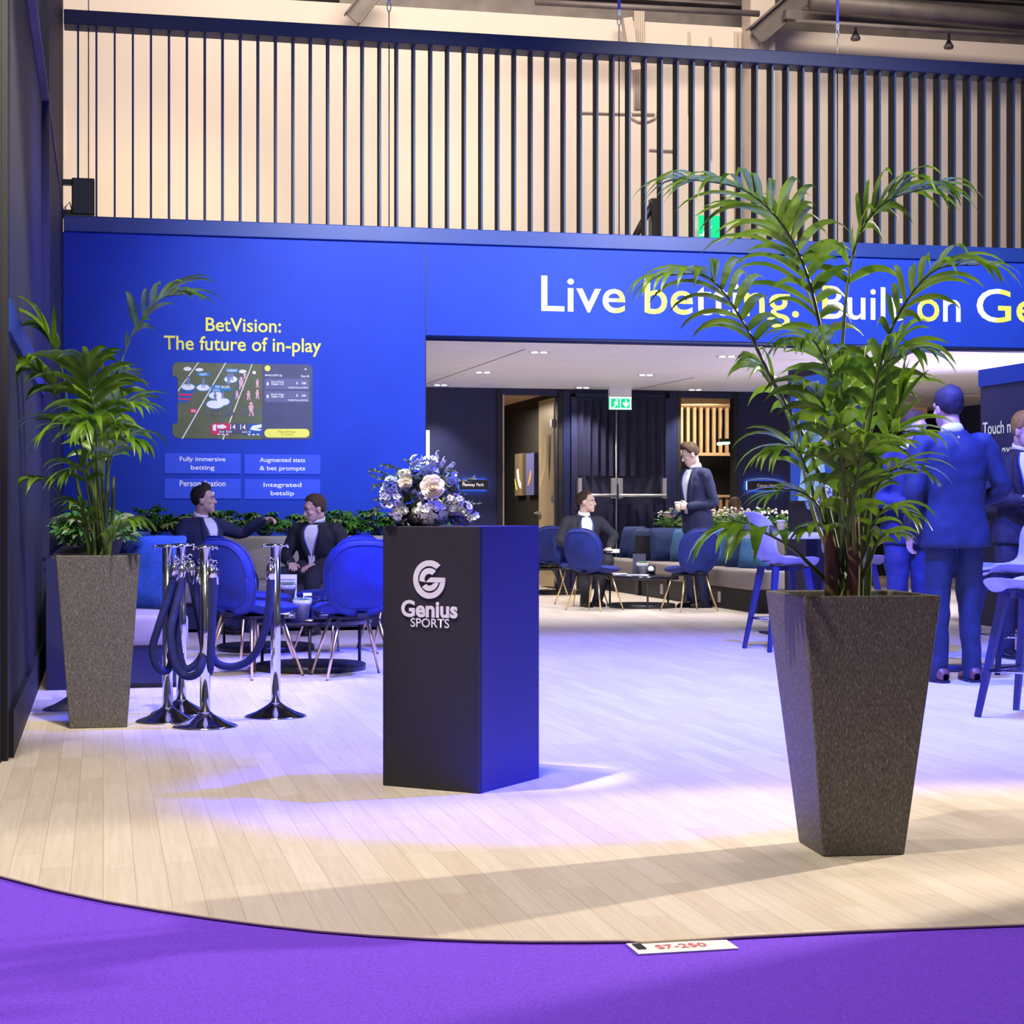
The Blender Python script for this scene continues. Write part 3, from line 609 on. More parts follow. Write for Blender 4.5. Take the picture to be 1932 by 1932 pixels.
t5('HURTS', 542, 655, 612, 632, 'letter'); t5('GOEDERT', 803, 617, 902, 595, 'letter'); t5('STEP  BROWN', 690, 778, 830, 752, 'letter'); t5('SMITH', 668, 808, 735, 788, 'letter'); t5('02', 462, 1005, 505, 982, 'letter')
M['turf_print2'] = mat('field_print', (.10, .12, .13), .5)
t5('1ST & 10', 605, 1035, 1025, 978, 'turf_print2', bold=.03, off=.0068)
flat('down_arrow', [[(1060,975),(1125,1012),(1070,1048),(1080,1012)]], 'turf_print2', .004, .005)
flat('score_left', [rr(648,1110,835,1222,34,(1,0,0,1))], 'kc_red', .005, .006); flat('score_middle', [[(835,1112),(1010,1114),(1010,1212),(835,1210)],[(720,1175),(835,1175),(835,1212),(735,1212)]], 'slip', .006, .0066); flat('score_right', [[(1010,1114),(1140,1116),(1140,1226),(960,1222),(975,1200),(1010,1200)]], 'deep_blue', .005, .006)
t5('14', 836, 1170, 885, 1122, 'letter', off=.0075); t5('14', 932, 1172, 983, 1124, 'letter', off=.0075); t5('2nd  0:54', 728, 1202, 850, 1182, 'letter', off=.0075); t5('1st & 10', 950, 1204, 1030, 1184, 'letter', off=.0075)
flat('team_mark', [[(668,1130),(700,1120),(700,1185),(668,1180)], [(705,1130),(770,1122),(805,1150),(760,1165),(715,1160)], [(1022,1170),(1050,1135),(1135,1120),(1138,1150),(1085,1165),(1138,1168),(1120,1185),(1060,1180)]], 'white', .006, .007)
flat('timeout_dashes', [rr(712+40*i,1212,738+40*i,1224,5) for i in range(3)]+[rr(1003+42*i,1214,1030+42*i,1226,5) for i in range(3)], 'white', .006, .007)
flat('bet_slip', [[(1140,543),(1585,548),(1612,560),(1625,595),(1626,1230),(1610,1258),(1580,1268),(1140,1268)]], 'slip', 0, .004)
flat('bet_rows', [[(1168,682),(1595,684),(1595,788),(1168,786)], [(1168,800),(1595,802),(1595,910),(1168,908)]], 'slip_row', .004, .005)
flat('bet_button', [rr(1163,1165,1595,1248,40)], 'yellow', .004, .005); flat('round_button', [oval(1193,584,28,28)], 'yellow', .004, .005)
flat('caret', [[(1545,600),(1558,580),(1572,600),(1565,600),(1558,590),(1552,600)]], 'white', .004, .005)
t5('SINGLE BETS (2)', 1168, 665, 1332, 644, 'letter', off=.006); t5('Clear All', 1512, 670, 1592, 650, 'letter', off=.006)
for dy, sub, nm, pay in ((0, 'Spread Betting', 'Chiefs +1.5', 'Possible Payout $190.91'), (120, 'Moneyline Betting', 'Chiefs +130', 'Possible Payout $230.00')):
    t5(sub, 1228, 718+dy, 1350, 700+dy, 'letter', off=.0065); t5(nm, 1228, 745+dy, 1345, 724+dy, 'letter', off=.0065, bold=.02)
    t5('$', 1470, 740+dy, 1484, 712+dy, 'letter', off=.0065); t5('100', 1520, 738+dy, 1562, 716+dy, 'letter', off=.0065); t5(pay, 1390, 775+dy, 1580, 758+dy, 'letter', off=.0065)
    flat('bin_icon', [[(1185,718+dy),(1203,718+dy),(1203,748+dy),(1185,748+dy)]], 'white', .005, .006)
M['olive_print'] = mat('olive_print', (.45, .43, .06), .5)
t5('Place $200 bet', 1295, 1205, 1463, 1183, 'olive_print', off=.0065); t5('To win $420.91', 1322, 1228, 1440, 1212, 'olive_print', off=.0065)

# room signs on the rear wall with a glow behind
def room_sign(px0, py0, px1, py1, words, lab, tx0, tx1):
    a, b = T(px0, py0, TB-.06), T(px1, py1, TB-.06); w_, h_ = b.x-a.x, a.z-b.z
    t_ = thing('room_sign', lab, 'sign', ((a.x+b.x)/2, TB, (a.z+b.z)/2))
    g = MB(); g.box((0, -.075, 0), (w_, .02, h_)); g.build('plate', 'black', t_)
    g = MB(); g.box((0, -.012, 0), (w_*.93, .016, h_*.9)); g.build('backlight', 'led_blue', t_)
    x0 = T(tx0, py0, TB-.06).x; x1 = T(tx1, py0, TB-.06).x
    text('lettering', words, 'letter', t_, wallmtx((x0-t_.location.x, -.087, -h_*.14)), width=(x1-x0)*1.04, height=h_*.42, bold=.02, extrude=.001)
room_sign(866, 905, 921, 924, 'Fenway Park', 'backlit sign reading Fenway Park on the dark rear wall', 872, 911)
room_sign(1409, 907, 1482, 925, 'Camp Nou', 'backlit sign reading Camp Nou behind the right palm', 1427, 1463)
# pictures in the meeting room
def picture(x0, x1, y0, y1, lab, m, shapes):
    a, b = SP(x0, y0, s6), SP(x1, y0, s6); za_, zb_ = SP((x0+x1)/2, y0, s6).z, SP((x0+x1)/2, y1, s6).z
    t_ = thing('framed_picture', lab, 'picture', (s6, (a.y+b.y)/2, (za_+zb_)/2), group='pictures on the meeting room wall'); w_ = abs(a.y-b.y); h_ = za_-zb_
    g = MB(); g.box((-.03, 0, 0), (.06, w_, h_)); g.build('canvas', m, t_)
    for i, (pts, mm) in enumerate(shapes):
        g = MB(); g.prism([(x*w_, y*h_) for x, y in pts], 0, .003, mtx=wallmtx((-.061, 0, 0), 'side')); g.build('painted_shape', mm, t_)
M['canvas_olive'] = mat('canvas_olive', (.16, .13, .09), .6); M['canvas_blue'] = mat('canvas_blue', (.08, .09, .28), .6); M['paint_orange'] = mat('paint_orange', (.5, .25, .1), .6)
picture(978.5, 993, 856, 935, 'left narrow picture, olive with a white curve, behind the open door', 'canvas_olive', [([(-.25,.12),(0,.14),(.1,-.1),(.35,-.22),(.35,-.34),(.1,-.3),(-.15,-.12)], 'white'), ([(-.5,-.08),(-.35,-.2),(-.15,-.36),(-.28,-.36),(-.45,-.22)], 'yellow')])
picture(1000, 1015, 855, 934, 'right narrow picture, blue with an orange brushstroke, behind the open door', 'canvas_blue', [([(.1,.1),(.2,.04),(.15,-.12),(-.1,-.26),(-.3,-.28),(-.15,-.12),(0,.02)], 'paint_orange')])
# glass door leaf standing open
dl = struct(bpy.data.objects.new('door_1', None)); C.objects.link(dl); dl.location = (bx(1052)+.0, TB+.17, 0)
g = MB(); g.box((0, .44, zd/2), (.03, .88, zd-.04)); g.build('leaf', 'door_gold', dl)
M['door_dark'] = mat('door_dark', (.06, .06, .06), .4); M['door_pale'] = mat('door_pale', (.60, .52, .38), .4)
DM = wallmtx((-.016, 0, 0), 'side')
g = MB(); g.prism([(-.15,2.15),(-.30,2.14),(-.30,1.75),(-.25,1.5),(-.17,1.8)], 0, .002, mtx=DM); g.build('door_print', 'door_dark', dl)
g = MB(); ar = arc(-.95, 1.95, .55, -80, 20, 14)+arc(-.95, 1.95, .40, 20, -80, 14); g.prism([p for p in ar if p[0] > -.88], 0, .002, mtx=DM); g.build('door_print', 'door_pale', dl)
for z_ in (.3, 1.25, 2.3): g = MB(); g.box((-.02, .03, z_), (.05, .08, .10)); g.build('hinge', 'silver', dl)
g = MB(); g.box((-.035, .82, 1.05), (.04, .10, .05)); g.tube([(-.06,.82,1.05),(-.06,.93,1.05)], .012, 8); g.build('handle', 'silver', dl)
# ribbed double emergency door
dd = struct(bpy.data.objects.new('door_2', None)); C.objects.link(dd); dd.location = (0, TB, 0)
x0, x1, xm = bx(1076), bx(1261), bx(1160); zt2 = bz(1160, 744)
g = MB(); g.box((x0+.03, -.03, zt2/2), (.06, .06, zt2)); g.box((x1-.03, -.03, zt2/2), (.06, .06, zt2)); g.box(((x0+x1)/2, -.03, zt2-.02), (x1-x0, .06, .05)); g.build('frame', 'darkwall', dd)
zp0, zp1 = bz(1160, 914), bz(1160, 943)
M['door_rib'] = mat('door_rib', (.015, .016, .052), .55, noise_scale=4, noise_amt=.08)
for lx0, lx1 in ((x0+.06, xm-.005), (xm+.005, x1-.06)):
    g = MB(); g.box(((lx0+lx1)/2, -.02, zt2/2-.02), (lx1-lx0, .03, zt2-.06)); w_ = (lx1-lx0-.04)/5
    for i in range(5):
        a = lx0+.03+i*w_
        for z0, z1 in ((zp0+.12, zt2-.08), (.1, zp1-.06)):
            g.add([(a, -.036, z0), (a+w_*.62, -.10, z0), (a+w_*.66, -.036, z0), (a, -.036, z1), (a+w_*.62, -.10, z1), (a+w_*.66, -.036, z1)], [(0,1,4,3),(1,2,5,4),(0,2,1),(3,4,5)])
    lf = g.build('leaf', 'door_rib', dd)
    g = MB(); zb_ = bz(1160, 935)
    g.tube([(lx0+.02, -.16, zb_), (lx1-.02, -.16, zb_)], .022, 8)
    for a in (lx0+.04, lx1-.04): g.box((a, -.10, zb_+.10), (.055, .10, .28))
    g.build('push_bar', 'silver', lf)
g = MB(); g.tube([(xm, -.07, .1), (xm, -.07, bz(1160, 772))], .012, 6); g.build('lock_rod', 'silver', dd)
# lit exit sign hanging in front of it
a, b_ = T(1149, 749, 23.9), T(1190, 773, 23.9); w_ = b_.x-a.x; h_ = a.z-b_.z
t_ = thing('exit_sign', 'lit green and white exit sign with a down arrow under the white ceiling', 'sign', ((a.x+b_.x)/2, 23.9, (a.z+b_.z)/2))
running_exit(t_, w_, h_, 'exit_green', 'exit_white', True)
g = MB(); z0 = h_/2; z1 = ZC-t_.location.z; g.box((0, 0, (z0+z1)/2), (w_, .08, z1-z0)); g.build('housing', 'ceiling', t_)
# ceiling downlights
DL = [((1009,664),(1026,664)), ((904,702),(919,702)), ((825,726),(838,726)), ((1093,731),(1106,731)), ((1212,707),(1226,707)), ((1363,672),(1380,672)), ((1305,735),(1318,735)), ((1447,710),(1460,710)), ((1615,678),(1630,678)), ((1725,716),(1740,715))]
LB = ['over the left blue panel edge', 'second row, left of the open door', 'back row, far left', 'back row, left of the exit sign', 'middle row, right of the exit sign', 'front row, left of the palm', 'back row, over the second doorway', 'middle row, behind the palm fronds', 'front row, behind the palm crown', 'right of the palm, over the suited men']
def ceil_pt(px, py):
    d = (ZC-EYE)*FOC/(HOR-py); return W((px-966)/FOC*d, d, ZC)
for (a, b_), lab in zip(DL, LB):
    p, q = ceil_pt(*a), ceil_pt(*b_); m_ = (p+q)/2
    t_ = thing('downlight', 'twin recessed downlight in the white ceiling, '+lab, 'light', m_, math.atan2((q-p).y, (q-p).x), group='ceiling downlights'); h_ = (q-p).length/2
    g = MB(); g.box((0, 0, -.002), (h_*2+.13, .10, .004)); g.build('frame', 'silver', t_)
    for sx in (-1, 1): g = MB(); g.lathe([(.001,-.012),(.030,-.010),(.038,-.004)], (sx*h_, 0, 0), 16); g.build('bulb', 'lamp', t_)
    light('downlight_beam', 'SPOT', (m_.x, m_.y, ZC-.03), (m_.x, m_.y, 0), 240, (1, .90, .80), .05, 92, .9)
# green tube lamp in the slatted room
p = T(1367, 838, 26.6); t_ = thing('tube_lamp', 'glowing green tube lamp hanging in the second doorway', 'lamp', p)
g = MB(); g.tube([(-.115, 0, 0), (.115, 0, .03)], .022, 8); g.build('tube', 'green_tube', t_)
g = MB(); g.box((0, 0, .06), (.18, .06, .05)); g.tube([(-.04,0,.05), (-.04,0,.52)], .008, 6); g.build('housing', 'black', t_)
# hanging light tube above the island
p = D(1590, 738, 20.5); t_ = thing('pendant_tube', 'white vertical pendant tube light hanging behind the palm', 'lamp', p)
g = MB(); g.tube([(0,0,.0), (0,0,.33)], .027, 10); g.build('tube', 'led_white', t_)
g = MB(); g.tube([(0,0,.33), (0,0,ZC-p.z)], .005, 6); g.build('cord', 'black', t_)
g = MB(); g.lathe([(.024,-.03),(.024,.01)], seg=10); g.build('end_cap', 'black', t_)
# digital screen on the island wall
a, b_ = SP(1500, 712, sT), SP(1592, 712, sT); zz1, zz0 = SP(1500, 712, sT).z, SP(1500, 950, sT).z
t_ = thing('display_screen', 'lit blue display of a player figure on the island wall behind the palm', 'screen', (sT, (a.y+b_.y)/2, (zz0+zz1)/2)); w_ = abs(a.y-b_.y); h_ = zz1-zz0
g = MB(); g.box((-.03, 0, 0), (.06, w_, h_)); g.build('bezel', 'black', t_)
M['scr_bg'] = emis('screen_blue', (.02, .09, .55), .45); M['scr_lt'] = emis('screen_light', (.30, .50, .85), .55); M['scr_dk'] = emis('screen_dark', (.05, .05, .10), .5); M['scr_sk'] = emis('screen_skin', (.45, .35, .33), .7)
SM = wallmtx((-.061, 0, 0), 'side')
g = MB(); g.prism([(-w_*.47,-h_*.48),(w_*.47,-h_*.48),(w_*.47,h_*.48),(-w_*.47,h_*.48)], 0, .001, mtx=SM); g.build('picture', 'scr_bg', t_)
fig = [([(-.2,.05),(.0,.13),(.2,.05),(.24,-.2),(.3,-.48),(-.3,-.48),(-.22,-.2)], 'scr_lt'), ([(-.05,.1),(.06,.1),(.1,-.2),(.0,-.45),(-.06,-.2)], 'scr_dk'), (oval(0,.19,.09,.05), 'scr_sk'), ([(.2,.05),(.36,-.1),(.3,-.2),(.14,-.08)], 'scr_sk'), (oval(.05,-.02,.11,.05), 'scr_dk')]
for pts, mm in fig: g = MB(); g.prism([(x*w_, y*h_) for x, y in pts], .001, .003, mtx=SM); g.build('figure', mm, t_)
g = MB()
for zc, n_ in ((.41, 6), (.365, 8), (.30, 7)):
    for i in range(n_): g.prism([((-.36+i*.085)*w_, (zc-.015)*h_), ((-.36+i*.085+.06)*w_, (zc-.015)*h_), ((-.36+i*.085+.06)*w_, (zc+.018)*h_), ((-.36+i*.085)*w_, (zc+.018)*h_)], .001, .003, mtx=SM)
g.build('caption_marks', 'scr_lt', t_)

# slim lit column and a palm tip just inside the opening at the left
p = D(807, 870, 20.2); t_ = thing('light_column', 'slim white lit column just inside the opening beside the left blue panel', 'lamp', (p.x, p.y, 0)); zc1 = D(807, 812, 20.2).z
g = MB(); g.tube([(0,0,.1), (0,0,zc1)], .02, 8); g.build('tube', 'led_white', t_)
g = MB(); g.lathe([(0,0),(.12,0),(.12,.02),(.02,.03),(.02,.1)], seg=20); g.build('foot', 'black', t_)
# ------------------------------------------------------------------ plinth with logo
c0 = G(905, 1498); cl = G(722, 1482); cr = G(1014, 1468)
ang = math.atan2((c0-cl).y, (c0-cl).x); wd1 = (c0-cl).length; wd2 = (cr-c0).length; HP = 1.0
pv = thing('plinth', 'tall square black plinth with a silver logo holding the flower arrangement', 'plinth', c0+Matrix.Rotation(ang, 3, 'Z') @ Vector((-wd1/2, wd2/2, 0)), ang)
g = MB(); g.box((0, 0, HP/2), (wd1, wd2, HP)); g.build('body', 'plinth', pv, bevel=.003)
g = MB(); g.box((wd1/2+.0005, -wd2/2+.012, HP/2), (.003, .003, HP-.004)); g.build('corner_joint', 'black', pv)
M['logo'] = mat('logo_silver', (.66, .62, .62), .45, noise_scale=30, noise_amt=.03)
kx = wd1/885.; kz = HP/ (4.83*489)                       # zoomed photo pixels -> metres on the front face
LM = Matrix.Translation((0, -wd2/2, 0)) @ Matrix.Rotation(PI/2, 4, 'X')
lc = ((637-202)*kx-wd1/2, HP-(1220-742)*kz); LR = 172*kz; LRX = 146*kx
def LP(pts): return [(lc[0]+x*LRX, lc[1]+y*LR) for x, y in pts]
g = MB()
def cyc(ro, ri, a0, a1, n=30): return arc(0, 0, ro, a0, a1, n)+arc(0, 0, ri, a1, a0, n)
g.prism(LP(arc(0, 0, 1.0, 48, 352, 44)+[(1.0, .11), (.68, .11)][:1]+[(.72, .11)]+arc(0, 0, .70, 350, 52, 40)), 0, .004, mtx=LM)
g.prism(LP(arc(0, 0, .60, 48, 188, 24)+[(-.26, -.14)]+arc(0, 0, .30, 180, 52, 16)), 0, .004, mtx=LM)
g.prism(LP([(1.0, .11), (.10, .11), (-.22, -.14), (.42, -.14), (.72, -.14), (1.0, -.1)]), 0, .0045, mtx=LM)
g.prism(LP(arc(0, 0, .60, 222, 346, 20)+[(.50, -.14), (.42, -.14)]+arc(0, 0, .32, 318, 230, 12)), 0, .004, mtx=LM)
g.build('logo', 'logo', pv)
zx = lambda v: (v-202)*kx-wd1/2
text('lettering', 'Genius', 'logo', pv, LM @ Matrix.Translation((zx(380), HP-(1562-742)*kz, 0)), width=515*kx, height=155*kz, bold=.035, extrude=.004)
text('lettering', 'SPORTS', 'logo', pv, LM @ Matrix.Translation((zx(468), HP-(1650-742)*kz, 0)), width=352*kx, height=82*kz, bold=.012, extrude=.004)

# ------------------------------------------------------------------ flowers
random.seed(5)
FU = .423e-3
vc = D(640/4.83+680, 993, 7.06); vc.z = HP
fa = thing('flower_arrangement', 'bouquet of cream roses, white hydrangea and blue delphiniums on the plinth', 'flowers', vc, -YAW)
fp = lambda zx_, zy_, y=0.0: Vector(((zx_-640)*FU, y, (742-zy_)*FU))
g = MB(); g.lathe([(.0, 0), (.045, .0), (.065, .02), (.07, .045), (.062, .055), (.05, .05), (.0, .045)], (-.03, .0, .0), 24); g.build('bowl', 'black', fa)
def petal(g, base, d, up, L, Wd, curl=.3, mi=0):
    d = d.normalized(); sd = d.cross(up).normalized(); up = sd.cross(d).normalized(); rows = []
    for i in range(4):
        t = i/3; w_ = Wd*math.sin(PI*(.18+.72*t))*.5; p = base+d*L*t+up*L*curl*t*t
        rows.append([p-sd*w_+up*w_*.25, p, p+sd*w_+up*w_*.25])
    g.grid(rows, mi)
def rose(c, r, m, nm='rose'):
    g = MB(); ax = Vector((.05, -1, .25)).normalized(); u = ax.cross(Vector((0,0,1))).normalized(); w_ = u.cross(ax)
    for ring, (n_, rr_, tilt) in enumerate(((3,.20,.95),(4,.36,.85),(5,.54,.72),(6,.74,.55),(7,.95,.32))):
        for k in range(n_):
            a = 2*PI*k/n_+ring*.7; rd = u*math.cos(a)+w_*math.sin(a); tg = ax.cross(rd); rows = []
            for i in range(5):
                t = i/4; rows.append([])
                for j in range(6):
                    s_ = (j/5-.5)*2; an = s_*(1.5/ n_*2.2); q = rd*math.cos(an)+tg*math.sin(an)
                    rad = r*rr_*(.55+.5*t)+r*.05*math.cos(s_*2); 
                    rows[-1].append(c+q*rad+ax*r*(tilt*(.15+.75*t)-.25-.12*s_*s_*t))
            g.grid(rows)
    g.ell(c+ax*r*.1, r*.35, seg=10, rings=6)
    return g.build(nm, m, fa, solid=.0012)
rose(fp(665, 385, -.09), 110*FU, 'petal_cream'); rose(fp(415, 345, -.06), 64*FU, 'petal_cream')
def floret(g, c, ax, r, n_=5, mi=0, eye=None):
    u = ax.cross(Vector((.3,.2,1))).normalized(); w_ = u.cross(ax); a0 = random.random()*6
    for k in range(n_):
        a = a0+2*PI*k/n_; d = u*math.cos(a)+w_*math.sin(a); petal(g, c, d+ax*.25, ax, r, r*.95, .15, mi)
    if eye is not None: g.ell(c+ax*r*.12, r*.22, eye, 6, 4)
def cluster(nm, mats, c, rad, n_, fr, pet=5, eye=True, front=.15):
    g = MB()
    for k in range(n_):
        v = Vector((random.gauss(0,1), random.gauss(0,1), random.gauss(0,1))).normalized()
        if v.y > front: v.y = -v.y
        p = c+Vector((v.x*rad[0], v.y*rad[1], v.z*rad[2]))*random.uniform(.8, 1.05); floret(g, p, v, fr*random.uniform(.85, 1.15), pet, 0, 1 if eye else None)
    return g.build(nm, mats, fa)
cluster('hydrangea', ['petal_white', 'petal_green'], fp(650, 600, -.04), (.062, .05, .055), 120, .013, 4)
cluster('hydrangea', ['petal_green', 'petal_white'], fp(600, 640, -.03), (.055, .04, .038), 70, .012, 4)
cluster('carnation', ['petal_white', 'petal_white'], fp(415, 275, -.04), (.025, .02, .017), 26, .012, 5, False)
BL = [((300,370),(.036,.03,.032),26,'petal_blue'),((320,510),(.03,.03,.032),22,'petal_lilac'),((245,470),(.022,.02,.04),18,'petal_lilac'),((270,580),(.02,.02,.02),10,'petal_lilac'),((370,620),(.03,.02,.03),18,'petal_white'),((520,150),(.022,.02,.02),12,'petal_lilac'),((575,215),(.045,.03,.03),30,'petal_blue'),((640,165),(.022,.02,.025),14,'petal_lilac'),((885,510),(.022,.02,.02),12,'petal_white'),((950,585),(.026,.02,.022),14,'petal_white'),((1025,660),(.016,.014,.018),8,'petal_white'),((840,310),(.02,.02,.02),14,'petal_blue'),((820,520),(.025,.02,.03),14,'petal_white'),((850,580),(.03,.02,.02),14,'petal_white'),((660,265),(.02,.02,.02),10,'petal_lilac'),((620,700),(.04,.02,.012),14,'petal_white'),((740,680),(.03,.02,.012),12,'petal_blue')]
for (p, rd, n_, m_) in BL: cluster('delphinium', [m_, 'flower_eye'], fp(*p, -.03), rd, n_, .0155)
def sprig(a, b_, n_, ll, lw, m='sprig_leaf', nm='sprig', bow=.02, y0=0, y1=-.02):
    g = MB(); A, B = fp(*a, y0), fp(*b_, y1); mid = (A+B)/2+Vector((0, 0, bow)); pts = spline([A, mid, B], 10); g.tube(pts, .0012, 5, 1)
    for k in range(n_):
        t = .15+.85*k/max(1, n_-1); i = min(int(t*9), 8); p = pts[i].lerp(pts[i+1], t*9-i); d = (pts[i+1]-pts[i]).normalized()
        v = Vector((random.gauss(0,1), random.gauss(0,.7), random.gauss(0,1))); petal(g, p, d*.7+v*.6, Vector((random.gauss(0,.3), -1, .5)), ll*random.uniform(.7,1.2), lw, .2, 0)
    return g.build(nm, [m, 'stem'], fa)
for a, b_, n_ in (((420,330),(95,235),26),((420,300),(205,185),20),((380,340),(120,290),22),((330,400),(115,385),18),((300,480),(140,505),14),((280,500),(85,650),18),((820,340),(1040,300),20),((880,540),(1080,545),14),((860,500),(935,440),10),((800,620),(990,690),16),((780,640),(940,735),16),((820,600),(870,700),12),((480,250),(430,140),10),((700,250),(860,240),16),((740,300),(880,280),12)):
    sprig(a, b_, n_, .018, .006, bow=random.uniform(-.006, .012))
for a, b_ in (((640,230),(700,75)),((690,250),(765,130)),((740,270),(835,180)),((680,220),(690,110))):
    g = MB(); A, B = fp(*a), fp(*b_, -.02); g.tube([A, (A+B)/2+Vector((.004,0,0)), B], .001, 5)
    for k in range(7):
        c_ = A.lerp(B, .4+.6*k/6); a0 = random.random()*6; pts = [c_+Vector((math.cos(a0+q*.5)*.008*(1-.03*q)+.004, -.003*q*.3, math.sin(a0+q*.5)*.008)) for q in range(9)]; g.tube(pts, [.0018-.00018*q for q in range(9)], 5)
    g.build('curly_sprig', 'petal_lilac', fa)
for k, (a, r_) in enumerate((((425,410),16),((550,460),20),((500,430),12),((600,330),14),((780,420),14))):
    g = MB(); c_ = fp(*a, -.06); g.ell(c_, r_*FU*1.4, seg=10, rings=8)
    for q in range(22):
        v = Vector((random.gauss(0,1), -abs(random.gauss(0,1)), random.gauss(0,1))).normalized(); g.tube([c_+v*r_*FU, c_+v*r_*FU*2.8], [.0016, .0002], 4)
    g.build('thistle', 'thistle', fa)
g = MB(); random.seed(9)
for k in range(620):
    p = fp(random.uniform(330, 860), random.uniform(260, 690), random.uniform(-.045, .06)); v = Vector((random.gauss(0,1), random.gauss(-.4,1), random.gauss(.2,1)))
    petal(g, p, v, Vector((random.gauss(0,.4), -1, random.gauss(.3,.4))), random.uniform(.02,.036), .014, .2)
fo = g.build('foliage', 'sprig_leaf', fa); fo['kind'] = 'stuff'
# cut-glass tumbler beside the bouquet
tv = D((295+435)/2/4.83+680, 993, 7.12); tv.z = HP
t_ = thing('glass_tumbler', 'small cut glass tumbler at the left end of the plinth top', 'glass', tv)
g = MB(); pr = []
n_ = 24; prof = [(.024, 0), (.026, .004), (.030, .046), (.0285, .046), (.0245, .006), (.0, .006)]
g.lathe([(0, 0)]+prof, seg=n_); g.build('tumbler', 'glass', t_)
g = MB()
for k in range(16): a = 2*PI*k/16; g.tube([(.0262*math.cos(a), .0262*math.sin(a), .006), (.0298*math.cos(a), .0298*math.sin(a), .040)], .0012, 4)
g.build('cut_lines', 'led_white' if False else 'glass', t_)

# ------------------------------------------------------------------ palms
def leaflet(g, p, d, up, L, Wd, droop, mi=0, n_=7, curl=0.0):
    """long narrow folded blade that droops under its own weight"""
    d = d.normalized(); rows = []; q = Vector(p); dirn = d.copy(); st = L/n_
    for i in range(n_+1):
        t = i/n_; sd = dirn.cross(up)
        if sd.length < 1e-4: sd = Vector((1,0,0))
        sd.normalize(); nn = sd.cross(dirn).normalized()
        w_ = Wd*.5*(min(1, .45+2.2*t) if t < .3 else 1)*max(0.03, 1-max(0, (t-.3)/.7)**1.6)
        rows.append([q-sd*w_+nn*w_*.35, q.copy(), q+sd*w_+nn*w_*.35])
        q = q+dirn*st; dirn = (dirn+Vector((0,0,-droop*(.5+1.9*t)/n_*2.4))).normalized()
    g.grid(rows, mi)
def palm_frond(parent, base, pts_px, depths, ll, lw, droop, n_, start=.45, spread=1.0, r0=.008, seed=0, sides=(1, 1), flip=0):
    rnd = random.Random(seed); O = parent.location
    P = [base-O]+[D(x, y, d)-O for (x, y), d in zip(pts_px, depths)]
    sp = spline(P, 40); g = MB()
    g.tube(sp, [r0*(1-.85*i/39) for i in range(40)], 6, 1)
    tot = 39
    for k in range(n_):
        t = start+(1-start)*(k+.5)/n_; i = min(int(t*tot), tot-1); p = sp[i].lerp(sp[i+1], t*tot-i); d = (sp[min(i+1, tot)]-sp[max(i-1, 0)]).normalized()
        u = (t-start)/(1-start); prof = (.55+.9*u if u < .5 else 1.0-.75*(u-.5)*1.3); Lk = ll*max(.3, prof)
        side = d.cross(Vector((0,0,1))) 
        if side.length < .15: side = Vector((CA, -SA, 0))
        side.normalize(); nn = side.cross(d).normalized()
        if nn.z < 0 and flip == 0: nn = -nn
        for sg in (1, -1):
            if not sides[0 if sg > 0 else 1]: continue
            fwd = .55+.9*u; dv = d*fwd+side*sg*spread*(1-.35*u)+nn*(.16+rnd.gauss(0, .08))+Vector((rnd.gauss(0,.07), rnd.gauss(0,.07), rnd.gauss(0,.06)))
            leaflet(g, p, dv, nn, Lk*rnd.uniform(.85, 1.1), lw*rnd.uniform(.85, 1.15), droop*rnd.uniform(.75, 1.25))
    leaflet(g, sp[-1], sp[-1]-sp[-2], Vector((0,0,1)), ll*.45, lw*.8, droop)
    return g.build('frond', ['palm_leaf', 'stem'], parent)
def planter_pot(parent, corners_b, corners_t, h):
    """four-sided tapering pot with a rim lip"""
    def ring(cs, z, k=1.0): 
        c = sum((Vector((x, y, 0)) for x, y in cs), Vector())/4; return [Vector((c.x+(x-c.x)*k, c.y+(y-c.y)*k, z)) for x, y in cs]
    rings = [ring(corners_b, 0), ring(corners_t, h), ring(corners_t, h, .90), ring(corners_t, h-.05, .89)]
    bm = bmesh.new(); vr = [[bm.verts.new(p) for p in r_] for r_ in rings]
    for a, b_ in zip(vr, vr[1:]):
        for i in range(4): bm.faces.new((a[i], a[(i+1)%4], b_[(i+1)%4], b_[i]))
    bm.faces.new(vr[0][::-1]); bm.faces.new(vr[3])
    bmesh.ops.recalc_face_normals(bm, faces=bm.faces)
    me = bpy.data.meshes.new('pot'); bm.to_mesh(me); bm.free(); me.materials.append(M['pot']); o = bpy.data.objects.new('pot', me); C.objects.link(o); o.parent = parent
    md = o.modifiers.new('bevel', 'BEVEL'); md.width = .006; md.segments = 3
    g = MB(); g.grid([[tuple(v) for v in (rings[3][0]+Vector((0,0,.012)), rings[3][1]+Vector((0,0,.012)))], [tuple(v) for v in (rings[3][3]+Vector((0,0,.012)), rings[3][2]+Vector((0,0,.012)))]], smooth=False)
    return o, g
